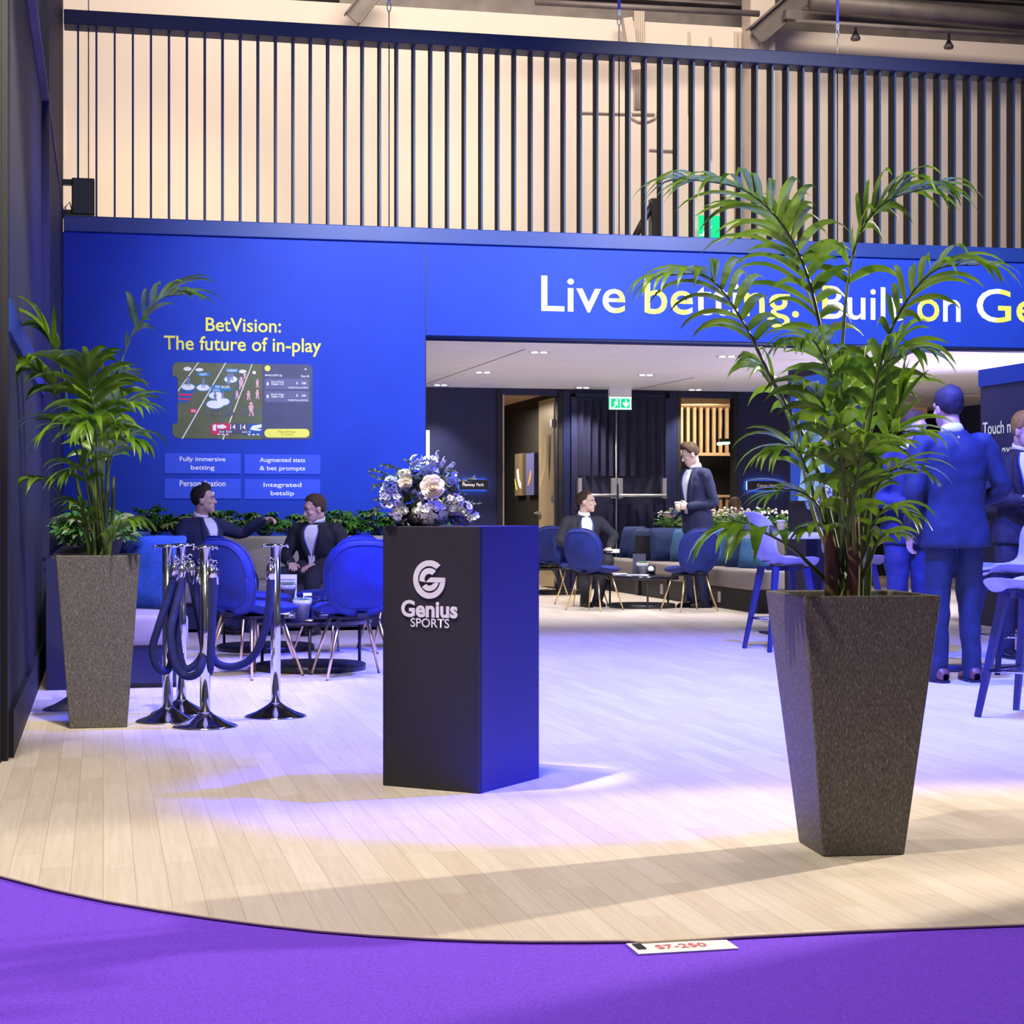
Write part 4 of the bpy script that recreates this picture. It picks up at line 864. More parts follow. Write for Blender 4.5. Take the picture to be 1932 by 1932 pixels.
# --- right palm
a0, a1, a2 = G(1490, 1588), G(1553, 1617), G(1707, 1613)
e1v = (a2-a1); wb = e1v.length; e1v.normalize(); e2v = Vector((-e1v.y, e1v.x, 0)); cb = a1+e1v*wb/2+e2v*wb/2
HT = .80
def sq(c, w_, e1, e2): return [(c.x+sx*e1.x*w_/2+sy*e2.x*w_/2, c.y+sx*e1.y*w_/2+sy*e2.y*w_/2) for sx, sy in ((-1,-1),(1,-1),(1,1),(-1,1))]
rp_ = thing('potted_palm', 'large potted palm in the tall speckled grey tapered planter at right front', 'plant', cb)
Z0 = Vector((0,0,0))
pot, sg_ = planter_pot(rp_, sq(Z0, wb, e1v, e2v), sq(Z0, wb*1.66, e1v, e2v), HT)
sg_.build('soil', 'soil', rp_)
DB = (cb.x*SA+cb.y*CA)                                   # distance of the pot's middle
for x, y, r_, xt, yt in ((1570, 1108, .024, 1562, 990), (1606, 1108, .023, 1612, 975), (1588, 1108, .014, 1580, 900), (1635, 1108, .012, 1640, 940), (1622, 1108, .012, 1622, 900), (1577, 1108, .013, 1550, 930)):
    dd_ = DB+(-.13 if r_ > .018 else random.uniform(-.06, .06)); A = D(x, y, dd_); A.z = HT-.05; A -= cb; B = D(xt, yt, dd_)-cb
    g = MB(); g.tube(spline([A, A.lerp(B, .5)+Vector((.004,0,0)), B], 8), [r_*(1-.35*i/7) for i in range(8)], 10); g.build('trunk', 'trunk' if r_ > .018 else 'stem', rp_)
FR = [ # control points along the frond, depth offsets, leaflet length, width, droop, count, start, spread, seed
 ([(1572,850),(1552,640),(1503,470),(1413,364),(1285,336)], [.0,-.05,-.15,-.3,-.4], .30, .022, .55, 20, .48, .8, 1),
 ([(1585,850),(1590,640),(1612,470),(1668,384),(1770,350)], [.05,.05,.05,0,-.1], .30, .022, .70, 18, .50, .8, 2),
 ([(1540,880),(1456,716),(1400,605),(1336,524),(1245,520)], [-.05,-.2,-.35,-.5,-.6], .27, .022, .62, 16, .50, .8, 3),
 ([(1625,880),(1660,690),(1700,585),(1765,510),(1850,500)], [.0,-.1,-.15,-.25,-.35], .28, .022, .60, 15, .48, .8, 4),
 ([(1590,850),(1560,660),(1522,545),(1488,450),(1470,405)], [.1,.2,.3,.4,.45], .34, .022, .55, 15, .42, 1.0, 5),
 ([(1545,1000),(1505,838),(1470,752),(1438,705)], [.05,.1,.1,.1], .24, .026, .80, 8, .60, .7, 6),
 ([(1548,980),(1527,901),(1500,846),(1462,850)], [-.05,-.1,-.15,-.2], .21, .022, .6, 9, .50, .7, 7),
 ([(1560,1010),(1540,950),(1500,925),(1462,932)], [-.05,-.1,-.15,-.2], .19, .018, .4, 9, .40, .7, 8),
 ([(1538,1075),(1494,1034),(1440,1005),(1400,1000)], [-.05,-.12,-.2,-.25], .29, .042, .95, 5, .62, .8, 9),
 ([(1618,940),(1645,770),(1668,690),(1720,665)], [.05,.0,-.05,-.15], .28, .026, .70, 10, .48, .8, 10),
 ([(1625,980),(1650,880),(1685,820),(1730,815)], [-.1,-.15,-.25,-.3], .22, .022, .55, 10, .45, .8, 11),
 ([(1628,1000),(1655,920),(1690,885),(1730,890)], [-.05,-.1,-.15,-.2], .19, .020, .5, 10, .40, .8, 12),
 ([(1632,1040),(1650,985),(1675,960),(1710,970)], [-.1,-.2,-.25,-.3], .16, .022, .6, 7, .40, .8, 13),
 ([(1640,960),(1664,849),(1690,780),(1705,740)], [-.1,-.15,-.2,-.2], .20, .034, .25, 5, .55, .45, 14),
 ([(1600,900),(1604,790),(1600,720),(1585,680)], [.1,.15,.2,.25], .26, .03, .55, 9, .45, .9, 15),
 ([(1580,930),(1570,830),(1556,770),(1530,735)], [-.15,-.25,-.3,-.35], .22, .034, .6, 7, .5, .8, 16),
 ([(1605,960),(1620,850),(1638,770),(1660,740)], [.2,.3,.35,.4], .26, .03, .5, 9, .45, .9, 17),
 ([(1590,980),(1590,880),(1575,810),(1560,790)], [-.2,-.3,-.35,-.4], .20, .034, .7, 7, .45, .9, 18),
 ([(1610,980),(1618,900),(1630,850),(1640,830)], [-.2,-.28,-.35,-.4], .20, .032, .7, 7, .4, .9, 19),
 ([(1590,900),(1575,740),(1540,650),(1505,640)], [.0,-.1,-.2,-.3], .22, .024, .6, 10, .55, .8, 20),
 ([(1600,1010),(1606,940),(1600,900),(1590,880)], [-.15,-.2,-.25,-.25], .19, .034, .5, 6, .3, .9, 21),
 ([(1640,1060),(1652,1030),(1668,1010),(1690,1008)], [-.1,-.12,-.15,-.2], .13, .022, .5, 5, .4, .8, 22),
 ([(1575,1040),(1560,1000),(1540,990),(1520,1000)], [-.1,-.15,-.2,-.22], .12, .024, .5, 5, .4, .8, 23),
 ([(1615,930),(1630,800),(1660,720),(1700,640)], [.1,.1,.1,.1], .24, .024, .5, 9, .55, .8, 24),
]
random.seed(3)
for i, (px_, dz, ll, lw_, dr, n_, st, spd, sd_) in enumerate(FR):
    b = D(1592+random.uniform(-30, 34), 1106, DB+random.uniform(-.07, .07)); b.z = HT-.03
    palm_frond(rp_, b, px_, [DB+q for q in dz], ll*1.08, lw_*1.2, dr, max(4, round(n_*.78)), st, spd, .0085, sd_)
# --- left palm
b0, b1 = G(131, 1375), G(239, 1374); e1l = (b1-b0); wl = e1l.length; e1l.normalize(); e1l = Matrix.Rotation(R(7), 3, 'Z') @ e1l; e2l = Vector((-e1l.y, e1l.x, 0)); cbl = b0+e1l*wl/2+e2l*wl/2
lp_ = thing('potted_palm', 'potted palm in the tall speckled grey planter beside the dark ribbed wall at left', 'plant', cbl)
HTL = .845
pot, sg_ = planter_pot(lp_, sq(Z0, wl, e1l, e2l), sq(Z0, wl*1.46, e1l, e2l), HTL); sg_.build('pebbles', 'pebble', lp_)
DBL = (cbl.x*SA+cbl.y*CA)
for x, xt, yt in ((180, 160, 850), (188, 185, 820), (196, 205, 840), (172, 140, 880), (204, 215, 900), (184, 172, 800)):
    A = D(x, 1046, DBL+random.uniform(-.05,.05)); A.z = HTL-.05; A -= cbl; B = D(xt, yt, DBL)-cbl
    g = MB(); g.tube(spline([A, A.lerp(B, .5)+Vector((.006,0,0)), B], 8), [.013*(1-.4*i/7) for i in range(8)], 8); g.build('trunk', 'stem', lp_)
FL = [
 ([(205,900),(218,756),(228,690),(252,630),(300,567),(345,556)], [0,-.05,-.1,-.1,-.15,-.2], .30, .036, .45, 11, .58, .75, 31),
 ([(165,880),(132,780),(118,700),(98,650),(86,630)], [0,-.1,-.15,-.2,-.2], .28, .042, .45, 6, .72, .6, 32),
 ([(160,900),(126,804),(105,744),(78,706),(56,700)], [-.1,-.2,-.3,-.35,-.4], .26, .034, .8, 9, .58, .7, 33),
 ([(183,900),(180,795),(168,729),(164,690)], [-.1,-.25,-.38,-.45], .33, .036, .50, 12, .40, 1.1, 34),
 ([(195,900),(205,810),(222,770),(255,765)], [-.05,-.1,-.15,-.2], .27, .028, .5, 10, .45, .8, 35),
 ([(170,920),(150,830),(128,800),(100,808)], [-.1,-.15,-.25,-.3], .27, .030, .6, 10, .45, .8, 36),
 ([(200,930),(214,850),(232,825),(255,830)], [-.1,-.2,-.25,-.3], .25, .030, .7, 9, .42, .8, 37),
 ([(160,1010),(138,972),(117,942),(88,908),(50,905)], [-.05,-.1,-.15,-.2,-.25], .20, .034, .9, 4, .72, .6, 38),
 ([(195,1035),(207,1020),(226,992),(250,982)], [-.05,-.1,-.15,-.2], .22, .030, .8, 6, .45, .8, 39),
 ([(178,1020),(168,990),(155,960),(140,950)], [-.1,-.15,-.2,-.25], .18, .024, .6, 6, .45, .8, 40),
 ([(185,900),(182,820),(172,790),(165,800)], [-.2,-.3,-.4,-.45], .24, .036, .6, 8, .4, .9, 41),
 ([(192,880),(196,800),(200,740),(215,720)], [.05,.1,.1,.1], .28, .034, .55, 9, .45, .9, 42),
 ([(190,920),(186,860),(190,830),(200,820)], [.1,.15,.2,.2], .26, .034, .6, 8, .4, .9, 43),
 ([(172,960),(160,900),(148,880),(130,890)], [-.1,-.2,-.25,-.3], .22, .026, .6, 7, .4, .8, 44),
]
for (px_, dz, ll, lw_, dr, n_, st, spd, sd_) in FL:
    b = D(188+random.uniform(-18, 20), 1046, DBL+random.uniform(-.06, .06)); b.z = HTL-.03
    palm_frond(lp_, b, px_, [DBL+q for q in dz], ll*1.12, lw_*1.2, dr, max(4, round(n_*.85)), st, spd, .0075, sd_)

# ------------------------------------------------------------------ rope stanchions
def stanchion(loc, rotz, lab, h=.89):
    t_ = thing('rope_stanchion', lab, 'stanchion', loc, rotz, 'chrome rope stanchions')
    g = MB(); g.lathe([(.0, 0), (.158, 0), (.160, .006), (.150, .012), (.105, .028), (.065, .05), (.04, .066), (.03, .075), (.0, .075)], seg=40); g.build('base', 'chrome', t_)
    g = MB(); g.lathe([(.0255, .06), (.0255, h-.01), (.0, h-.01)], seg=24); g.build('pole', 'chrome', t_)
    g = MB(); g.lathe([(.0, h-.012), (.055, h-.012), (.058, h-.006), (.055, h), (.02, h+.003), (.0, h+.003)], seg=28); 
    for k in range(4):
        a = k*PI/2; g.tube([(.052*math.cos(a), .052*math.sin(a), h-.005), (.066*math.cos(a), .066*math.sin(a), h-.004), (.068*math.cos(a), .068*math.sin(a), h-.02)], .006, 6)
    g.build('cap', 'chrome', t_); return t_
ST = {'a': G(316, 1362), 'b': G(387, 1372), 'c': G(342, 1347), 'd': G(520, 1353), 'e': G(138, 1339)}
stanchion(ST['a'], .2, 'left chrome rope stanchion of the cluster, beside the grey palm planter')
stanchion(ST['b'], .5, 'frontmost chrome rope stanchion of the cluster')
stanchion(ST['c'], .1, 'rear chrome rope stanchion of the cluster, mostly behind the hanging ropes')
stanchion(ST['d'], .3, 'chrome rope stanchion standing alone at the right, nearest the black plinth')
stanchion(ST['e'], .3, 'chrome rope stanchion hidden behind the left palm planter, only its base showing', .80)
def rope(A, B, mid, lab):
    t_ = thing('velvet_rope', lab, 'rope', A, 0, 'navy velvet barrier ropes')
    O = Vector(A); pts = spline([Vector(A)-O]+[Vector(m)-O for m in mid]+[Vector(B)-O], 40)
    g = MB(); g.tube(pts[3:-3], .0195, 12); g.build('cord', 'velvet_rope', t_)
    for a, b_, c_ in ((pts[0], pts[1], pts[3]), (pts[-1], pts[-2], pts[-4])):
        g = MB(); g.tube([a.lerp(c_, .35), a.lerp(c_, 1.15)], [.021, .022], 14); g.lathe([(.021, 0), (.015, .012), (.0, .016)], a.lerp(c_, .35), 14)
        g.tube([a+Vector((.012*math.cos(q*PI/4), .0, .012*math.sin(q*PI/4)+.004)) for q in range(8)], .004, 6); g.build('snap_end', 'chrome', t_)
    return t_
dS = 9.06
def rp3(px_): return [D(x, y, dS+q) for x, y, q in px_]
rope(D(331, 1056, dS-.03), D(334, 1062, dS+.12), rp3([(322,1110,0),(300,1180,-.03),(288,1225,-.02),(300,1262,.0),(322,1255,.05),(332,1160,.1)]), 'rope hanging in the long loop at the left of the stanchion cluster')
rope(D(345, 1052, dS+.05), D(378, 1060, dS-.08), rp3([(340,1110,.03),(322,1190,-.08),(330,1250,-.10),(352,1276,-.1),(378,1262,-.14),(386,1200,-.05),(372,1120,.0)]), 'rope looping lowest between the clustered stanchions')
rope(D(358, 1052, dS+.08), D(336, 1060, dS+.02), rp3([(370,1110,.08),(392,1190,.10),(380,1240,.1),(352,1262,.1),(338,1230,.08),(330,1130,.05)]), 'rope hanging behind the clustered stanchions')
rope(D(405, 1064, dS-.06), D(511, 1058, dS-.02), rp3([(403,1120,-.03),(398,1200,.0),(404,1246,.02),(440,1258,.03),(478,1238,.0),(502,1180,-.02),(510,1110,-.02)]), 'rope sagging across to the lone stanchion at the right')
rope(D(398, 1062, dS-.10), D(352, 1056, dS+.10), rp3([(402,1110,-.10),(400,1180,-.10),(396,1262,-.10),(390,1255,.02),(378,1180,.05),(362,1100,.08)]), 'rope hanging straight down beside the frontmost stanchion')
# ------------------------------------------------------------------ benches, planters, cushions
def bxo(name, x0, x1, y0, y1, z0, z1, m, parent, r=0.0, O=Vector((0,0,0))):
    g = MB(); c = ((x0+x1)/2-O.x, (y0+y1)/2-O.y, (z0+z1)/2); s_ = (x1-x0, y1-y0, z1-z0)
    if r: g.rbox(c, s_, r)
    else: g.box(c, s_)
    return g.build(name, m, parent)
tL0 = 11.16
t_ = thing('planter_box', 'long dark planter box along the ribbed wall behind the left bench', 'planter', (SL+.2, tL0, 0)); O = t_.location
bxo('box', SL+.07, .03, tL0, 16.98, 0, .78, 'navy', t_, O=O); bxo('soil', SL+.10, .0, tL0+.03, 16.95, .765, .79, 'soil', t_, O=O)
t_ = thing('planter_box', 'long dark planter box along the blue wall behind the seated men', 'planter', (1.3, 17.2, 0)); O = t_.location
bxo('box', SL+.07, s1-.02, 17.0, 17.5, 0, .80, 'navy', t_, O=O); bxo('soil', SL+.10, s1-.05, 17.03, 17.47, .785, .81, 'soil', t_, O=O)
t_ = thing('bench', 'upholstered grey bench end along the left wall behind the palm planter', 'bench', (.28, 12, 0)); O = t_.location
bxo('base', .045, .46, tL0+.02, 16.15, .03, .26, 'navy', t_, O=O); bxo('kick', .06, .43, tL0+.05, 16.1, 0, .05, 'black', t_, O=O); bxo('seat', .04, .50, tL0, 16.18, .255, .44, 'grey_seat', t_, .03, O)
t_ = thing('bench', 'long grey upholstered bench with a backrest below the blue wall', 'bench', (1.6, 16.5, 0)); O = t_.location
bxo('base', .05, s1-.06, 16.28, 16.98, .03, .26, 'navy', t_, O=O); bxo('seat', .04, s1-.05, 16.22, 16.9, .255, .44, 'grey_seat', t_, .03, O); bxo('backrest', .04, s1-.05, 16.84, 16.985, .43, .84, 'grey_seat', t_, .03, O)
# centre right bench (faces left) with planter behind
sb = 6.66
t_ = thing('planter_box', 'dark planter box behind the bench at right of centre', 'planter', (7.5, 21, 0)); O = t_.location
bxo('box', 7.32, 7.75, 18.1, 24.3, 0, .80, 'navy', t_, O=O); bxo('soil', 7.35, 7.72, 18.13, 24.27, .785, .81, 'soil', t_, O=O)
for lab, ta, tb in (('taupe bench section nearest the bar stools, with three leaning cushions', 18.1, 19.9), ('taupe bench section behind the standing man', 19.95, 22.35), ('taupe bench section at the back, beside the double doors', 22.55, 24.4)):
    t_ = thing('bench', lab, 'bench', (sb+.3, (ta+tb)/2, 0)); O = t_.location
    bxo('base', sb+.02, 7.25, ta, tb, 0, .24, 'charcoal', t_, O=O); bxo('seat', sb-.01, 7.2, ta, tb, .235, .44, 'grey_seat', t_, .03, O); bxo('backrest', 7.17, 7.315, ta, tb, .42, .84, 'grey_seat', t_, .03, O)
    g = MB(); g.box((sb-O.x-.003+.02, (ta+tb)/2-O.y+.3, .12), (.02, .09, .12)); g.build('socket_plate', 'silver', t_)
g = MB(); g.box((0, 0, .38), (.66, .12, .76)); o = g.build('bench_divider', 'black', None, (6.98, 22.45, 0)); tag(o, 'dark upright panel dividing the taupe benches beside a navy cushion', 'divider')
def cushion(loc, size, rotz, tilt, m, lab, grp, roll=0, th=.15):
    n_ = 12; g = MB()
    def P(u, v, sg):
        e = (1-u**4)*(1-v**4); puff = th*.5*math.sqrt(max(0, e))
        k = 1-.10*(1-abs(u))*abs(v)**3*1.0; k2 = 1-.10*(1-abs(v))*abs(u)**3
        wr = .012*noise.noise(Vector((u*2.2, v*2.2, sg+size*7+rotz)))
        return Vector((u*size/2*k, sg*puff+wr, v*size/2*k2+size/2))
    for sg in (1, -1): g.grid([[P(-1+2*j/n_, -1+2*i/n_, sg) for j in range(n_+1)] for i in range(n_+1)])
    t_ = g.build('cushion', m); t_.rotation_euler = (tilt, roll, rotz); t_.location = loc
    md = t_.modifiers.new('weld', 'WELD'); md.merge_threshold = .001; md = t_.modifiers.new('sub', 'SUBSURF'); md.levels = 1; md.render_levels = 1
    tag(t_, lab, 'cushion', grp); return t_
p = D(277, 1164, 11.5); cushion((.28, p.y+.15, .44), .48, R(-50), R(-14), 'cushion_blue', 'large bright blue cushion leaning on the left bench beside the palm planter', 'cushions on the left bench')
cushion((.14, p.y+.55, .44), .50, R(-75), R(-12), 'cushion_navy', 'crumpled navy cushion behind the bright blue one on the left bench', 'cushions on the left bench')
gC = 'cushions on the taupe benches'
cushion((SP(1188,1040,7.0).x, SP(1188,1040,7.0).y, .44), .44, R(-60), R(-14), 'cushion_navy', 'dusky navy cushion at the far end of the rear taupe bench', gC)
cushion((7.03, SP(1203,1040,7.03).y-.15, .44), .42, R(-55), R(-16), 'cushion_navy', 'dusky navy cushion propped against the far one beside the divider', gC)
p = SP(1248, 1055, 6.98); cushion((6.98, 22.2, .44), .43, R(-4), R(-10), 'cushion_navy', 'square navy cushion propped against the dark bench divider', gC)
cushion((7.05, 21.9, .44), .42, R(-70), R(-12), 'cushion_teal', 'pale teal cushion tucked behind the square navy one', gC)
for px_, m_, lab in ((1372, 'cushion_teal', 'teal grey cushion, left of the three on the near taupe bench'), (1398, 'cushion_navy', 'dark navy cushion in the middle of the three on the near taupe bench'), (1424, 'cushion_teal', 'pale blue cushion nearest the bar stool on the taupe bench')):
    p = SP(px_, 1080, 7.0); cushion((6.98, p.y, .44), .46, R(-62), R(-13), m_, lab, gC)

# foliage
def lobed(g, p, d, up, r_, mi=0, lobes=7):
    d = d.normalized(); sd = d.cross(up).normalized(); nn = sd.cross(d).normalized()
    for k in range(lobes):
        a = R(-115+230*k/(lobes-1)); dv = d*math.cos(a)+sd*math.sin(a); L_ = r_*(1-.35*abs(a)/2)
        leaflet(g, p, dv-nn*.12, nn, L_, r_*.36, .35, mi, 4)
def bush_mesh(seed, n_, h, rad, leafr, lobes=7, mats=('plant_leaf', 'stem', 'plant_leaf_light'), flowers=0):
    rnd = random.Random(seed); g = MB()
    for k in range(n_):
        a = rnd.random()*2*PI; el = rnd.uniform(.2, 1.25); L_ = h*rnd.uniform(.55, 1.05); tip = Vector((math.cos(a)*math.cos(el)*rad*rnd.uniform(.5, 1.1), math.sin(a)*math.cos(el)*rad*rnd.uniform(.5, 1.1), L_*(.35+.65*math.sin(el))))
        g.tube([Vector((rnd.gauss(0,.02), rnd.gauss(0,.02), 0)), tip*.6+Vector((0,0,.03)), tip], .003, 4, 1)
        out = Vector((math.cos(a), math.sin(a), .15+rnd.gauss(0,.25))); lobed(g, tip, out, Vector((rnd.gauss(0,.25), rnd.gauss(0,.25), 1)), leafr*rnd.uniform(.7, 1.15), 2 if rnd.random() < .22 else 0, lobes)
    for k in range(flowers):
        a = rnd.random()*2*PI; q = Vector((math.cos(a)*rad*rnd.uniform(.1, .9), math.sin(a)*rad*rnd.uniform(.1, .9), h*rnd.uniform(.8, 1.1))); g.ell(q, (.018, .018, .014), 3, 8, 6)
    return g.mesh('bush', list(mats)+(['petal_cream'] if flowers else []))
bushes = [bush_mesh(s_, 46, .30, .26, .115) for s_ in (1, 2, 3)]
pale = [bush_mesh(s_, 40, .30, .25, .12, mats=('plant_leaf', 'stem', 'plant_leaf_light')) for s_ in (11, 12)]
flw = [bush_mesh(s_, 44, .30, .26, .085, 5, flowers=16) for s_ in (21, 22)]
rnd = random.Random(4)
def plant_row(meshes, pts, lab, grp, sc_=(.9, 1.15), nm='leafy_plant'):
    for k, p in enumerate(pts):
        o = bpy.data.objects.new(nm, meshes[k % len(meshes)]); C.objects.link(o); o.location = p; s_ = rnd.uniform(*sc_); o.scale = (s_, s_, s_*rnd.uniform(.9, 1.1)); o.rotation_euler = (0, 0, rnd.random()*6.28); tag(o, lab, 'plant', grp)
plant_row(bushes, [(.18+.26*i, 17.20+rnd.uniform(-.05,.05), .80) for i in range(12)], 'glossy green leafy plant in the planter behind the seated men', 'leafy plants below the blue wall', (.78, .95))
plant_row(pale, [(-.06+rnd.uniform(-.02,.04), 11.40+.42*i, .79) for i in range(7)], 'lobed green leafy plant in the planter along the ribbed wall at left', 'leafy plants along the left wall', (.92, 1.05))
plant_row(bushes, [(-.03, 14.6+.5*i, .79) for i in range(5)], 'lobed green leafy plant in the planter along the ribbed wall at left', 'leafy plants along the left wall', (.8, .95))
plant_row(flw, [(7.53+rnd.uniform(-.05,.05), 18.4+.42*i, .80) for i in range(14)], 'pale flowering green plant in the planter behind the taupe bench', 'flowering plants behind the taupe bench', (.8, 1.0), 'flowering_plant')

# ------------------------------------------------------------------ lounge chairs
def disc(fn, n_=14, m_=28):
    """closed plump pad: fn(r, angle, side) -> point"""
    vs = []; fs = []
    for sd in (1, -1):
        k = len(vs); vs.append(fn(0, 0, sd))
        for i in range(1, n_+1):
            for j in range(m_): vs.append(fn(i/n_, 2*PI*j/m_, sd))
        for j in range(m_): fs.append((k, k+1+j, k+1+(j+1)%m_) if sd > 0 else (k, k+1+(j+1)%m_, k+1+j))
        for i in range(n_-1):
            for j in range(m_):
                a = k+1+i*m_+j; b_ = k+1+i*m_+(j+1)%m_; f = (a, a+m_, b_+m_, b_); fs.append(f if sd > 0 else f[::-1])
    return vs, fs
def sup(a, e): c, s_ = math.cos(a), math.sin(a); return math.copysign(abs(c)**(2/e), c), math.copysign(abs(s_)**(2/e), s_)
def back_pt(r, a, sd):
    x, z = sup(a, 3.1); zz = .645+z*r*.24; w_ = .245*(1-.13*max(0, z*r)**2-.17*max(0, -z*r)**1.6)
    xx = x*r*w_; yy = -.235-(zz-.45)*.17+.85*xx*xx+.05*max(0, -z*r)**2; t = .036*math.sqrt(max(0, 1-r**5))
    return Vector((xx, yy-sd*t-.012*(1-r*r)*(1 if sd > 0 else -.5), zz))
def seat_pt(r, a, sd):
    x, y = sup(a, 2.4); xx = x*r*.245; yy = y*r*.25+.035; t = .038*math.sqrt(max(0, 1-r**4)); zz = .435+.05*max(0, -y*r)**2+.35*xx*xx*.6
    return Vector((xx, yy, zz+sd*t+(.012*(1-r*r) if sd > 0 else 0)))
def make_chair(label):
    t_ = thing('lounge_chair', label, 'chair', (0,0,0), 0, 'blue velvet lounge chairs')
    g = MB(); g.add(*disc(back_pt), 0, True); b_ = g.build('backrest', 'velvet', t_)
    g = MB(); g.tube([back_pt(.86, 2*PI*j/48, 1)+Vector((0,-.002,0)) for j in range(49)], .0045, 6); g.build('piping', 'velvet', b_)
    g = MB(); g.tube([back_pt(1.0, 2*PI*j/48, 1) for j in range(49)], .006, 6); g.build('piping', 'velvet', b_)
    g = MB(); g.add(*disc(seat_pt), 0, True); s_ = g.build('seat', 'velvet', t_)
    g = MB(); g.tube([seat_pt(1.0, 2*PI*j/40, 1) for j in range(41)], .006, 6); g.build('piping', 'velvet', s_)
    g = MB(); g.box((0, 0, .386), (.26, .30, .02)); g.box((0, -.225, .405), (.07, .04, .03)); g.build('frame', 'black', t_)
    for sx in (-1, 1):
        for sy in (-1, 1): 
            g = MB(); g.tube([(sx*.12, sy*.13, .395), (sx*.225, sy*.225+.0, .0)], [.0135, .0075], 10); l_ = g.build('leg', 'gold', t_)
            g = MB(); g.tube([(sx*.2235, sy*.2235, .004), (sx*.225, sy*.225, 0)], [.0095, .009], 8); g.build('foot_cap', 'black', l_)
    return t_
ch0 = make_chair('x'); used = [False]
def chair(p, fx, fy, lab):
    p = Vector((p.x, p.y, 0))
    if not used[0]: used[0] = True; ch0.location = p; ch0.rotation_euler = (0,0,face(fx, fy)); ch0['label'] = lab; return ch0
    return dup(ch0, p, face(fx, fy), lab)
chair(G(478, 1276), .62, .78, 'blue velvet lounge chair behind the stanchion ropes, nearest the left')
chair(G(472, 1243), .75, .66, 'blue velvet lounge chair just behind the leftmost chair')
chair(G(667, 1277), -.32, .95, 'blue velvet lounge chair seen from behind, beside the black plinth')
chair(G(632, 1234), -.72, .70, 'blue velvet lounge chair facing the young man with short hair, behind the nearer chair')
chair(G(742, 1225), -.35, .94, 'blue velvet lounge chair mostly hidden behind the black plinth')
chair(G(1122, 1151), .58, .80, 'blue velvet lounge chair turned right, in front of the man with tied-back hair')
chair(G(1300, 1152), -.40, .92, 'blue velvet lounge chair in front of the standing man')
chair(G(1030, 1123), -.25, .97, 'blue velvet lounge chair half hidden by the right edge of the plinth')
chair(G(1103, 1148)+Vector((.16, .75, 0)), .45, -.9, 'blue velvet lounge chair under the man with tied-back hair')
# ------------------------------------------------------------------ low tables and things on them
ZT = .36
def low_table(p, lab, r_=.41):
    t_ = thing('coffee_table', lab, 'table', (p.x, p.y, 0), .4, 'round black coffee tables')
    g = MB(); g.lathe([(0, ZT-.045), (r_, ZT-.045), (r_, ZT-.004), (r_-.006, ZT), (0, ZT)], seg=48); g.build('tabletop', 'black_gloss', t_)
    g = MB(); g.lathe([(0, 0), (r_*.9, 0), (r_*.9, .04), (r_*.88, .045), (0, .045)], seg=48); g.build('base', 'black', t_)
    for k in range(3):
        a = 2*PI*k/3; g = MB(); g.tube([(r_*.93*math.cos(a), r_*.93*math.sin(a), 0), (r_*.93*math.cos(a), r_*.93*math.sin(a), ZT-.04)], .011, 8); g.box((r_*.9*math.cos(a), r_*.9*math.sin(a), .02), (.08, .03, .025), rot=Matrix.Rotation(a, 3, 'Z')); g.build('leg', 'black', t_)
    return Vector((p.x, p.y, ZT))
tA = low_table(G(586, 1263), 'round black coffee table between the near blue chairs')
tB = low_table(G(502, 1226), 'round black coffee table behind the left pair of chairs')
tC = low_table(G(1211, 1146), 'round black coffee table at centre, with a potted succulent and navy menu')
tD = low_table(G(1048, 1120), 'round black coffee table at the far left of the back room')
def at(px, d, z): p = D(px, 1000, d); return Vector((p.x, p.y, z))
def succulent(p, s_, lab):
    t_ = thing('potted_succulent', lab, 'plant', p, 0, 'potted succulents on the coffee tables'); rn = random.Random(int(p.x*100))
    g = MB(); g.lathe([(0, 0), (.042*s_, 0), (.056*s_, .085*s_), (.060*s_, .086*s_), (.063*s_, .118*s_), (.055*s_, .118*s_), (.052*s_, .10*s_), (0, .10*s_)], seg=28); g.build('pot', 'concrete', t_)
    g = MB()
    for k in range(46):
        a = k*2.4; el = .25+1.1*(k/46); L_ = .055*s_*(1-.35*k/46); d = Vector((math.cos(a)*math.cos(el), math.sin(a)*math.cos(el), math.sin(el))); q = Vector((math.cos(a)*.018*s_, math.sin(a)*.018*s_, .10*s_)); g.tube([q, q+d*L_*.5, q+d*L_], [.004*s_, .006*s_, .0008], 5)
    g.build('rosette', 'succulent', t_)
dA = tA.x*SA+tA.y*CA; dB_ = tB.x*SA+tB.y*CA; dC = tC.x*SA+tC.y*CA
succulent(at(570, dA-.24, ZT), 1.0, 'potted succulent in a concrete pot on the near coffee table')
succulent(at(542, dB_+.10, ZT), 1.15, 'potted succulent in a concrete pot on the rear left coffee table')
succulent(at(1212, dC-.02, ZT), 1.15, 'potted succulent in a white washed pot on the centre coffee table')
def card(p, rz, w_, h_, lab, m='paper', tilt=R(-10)):
    t_ = thing('table_card', lab, 'card', p, rz)
    g = MB(); g.box((0, 0, h_/2), (w_, .004, h_), rot=Matrix.Rotation(tilt, 3, 'X')); g.build('card', m, t_)
    if m == 'paper':
        g = MB()
        for k in range(4): g.box((0, -.004-(.5-(.80-.13*k))*h_*-math.sin(-tilt), h_*(.80-.13*k)), (w_*.8, .003, h_*.035), rot=Matrix.Rotation(tilt, 3, 'X'))
        g.build('printed_lines', 'slip_row', t_)
    g = MB(); g.box((0, .01, .008), (w_*.9, .05, .016)); g.build('holder', 'black', t_); return t_
card(at(581, dA+.10, ZT), face(-.4, .9), .06, .15, 'small printed card leaning beside the wire caddy on the near coffee table')
card(at(543, dB_+.28, ZT), face(-.05, 1), .14, .21, 'printed card standing behind the rear left succulent')
card(at(1206, dC+.12, ZT), face(.12, 1), .145, .235, 'navy menu folder standing behind the succulent on the centre table', 'navy')
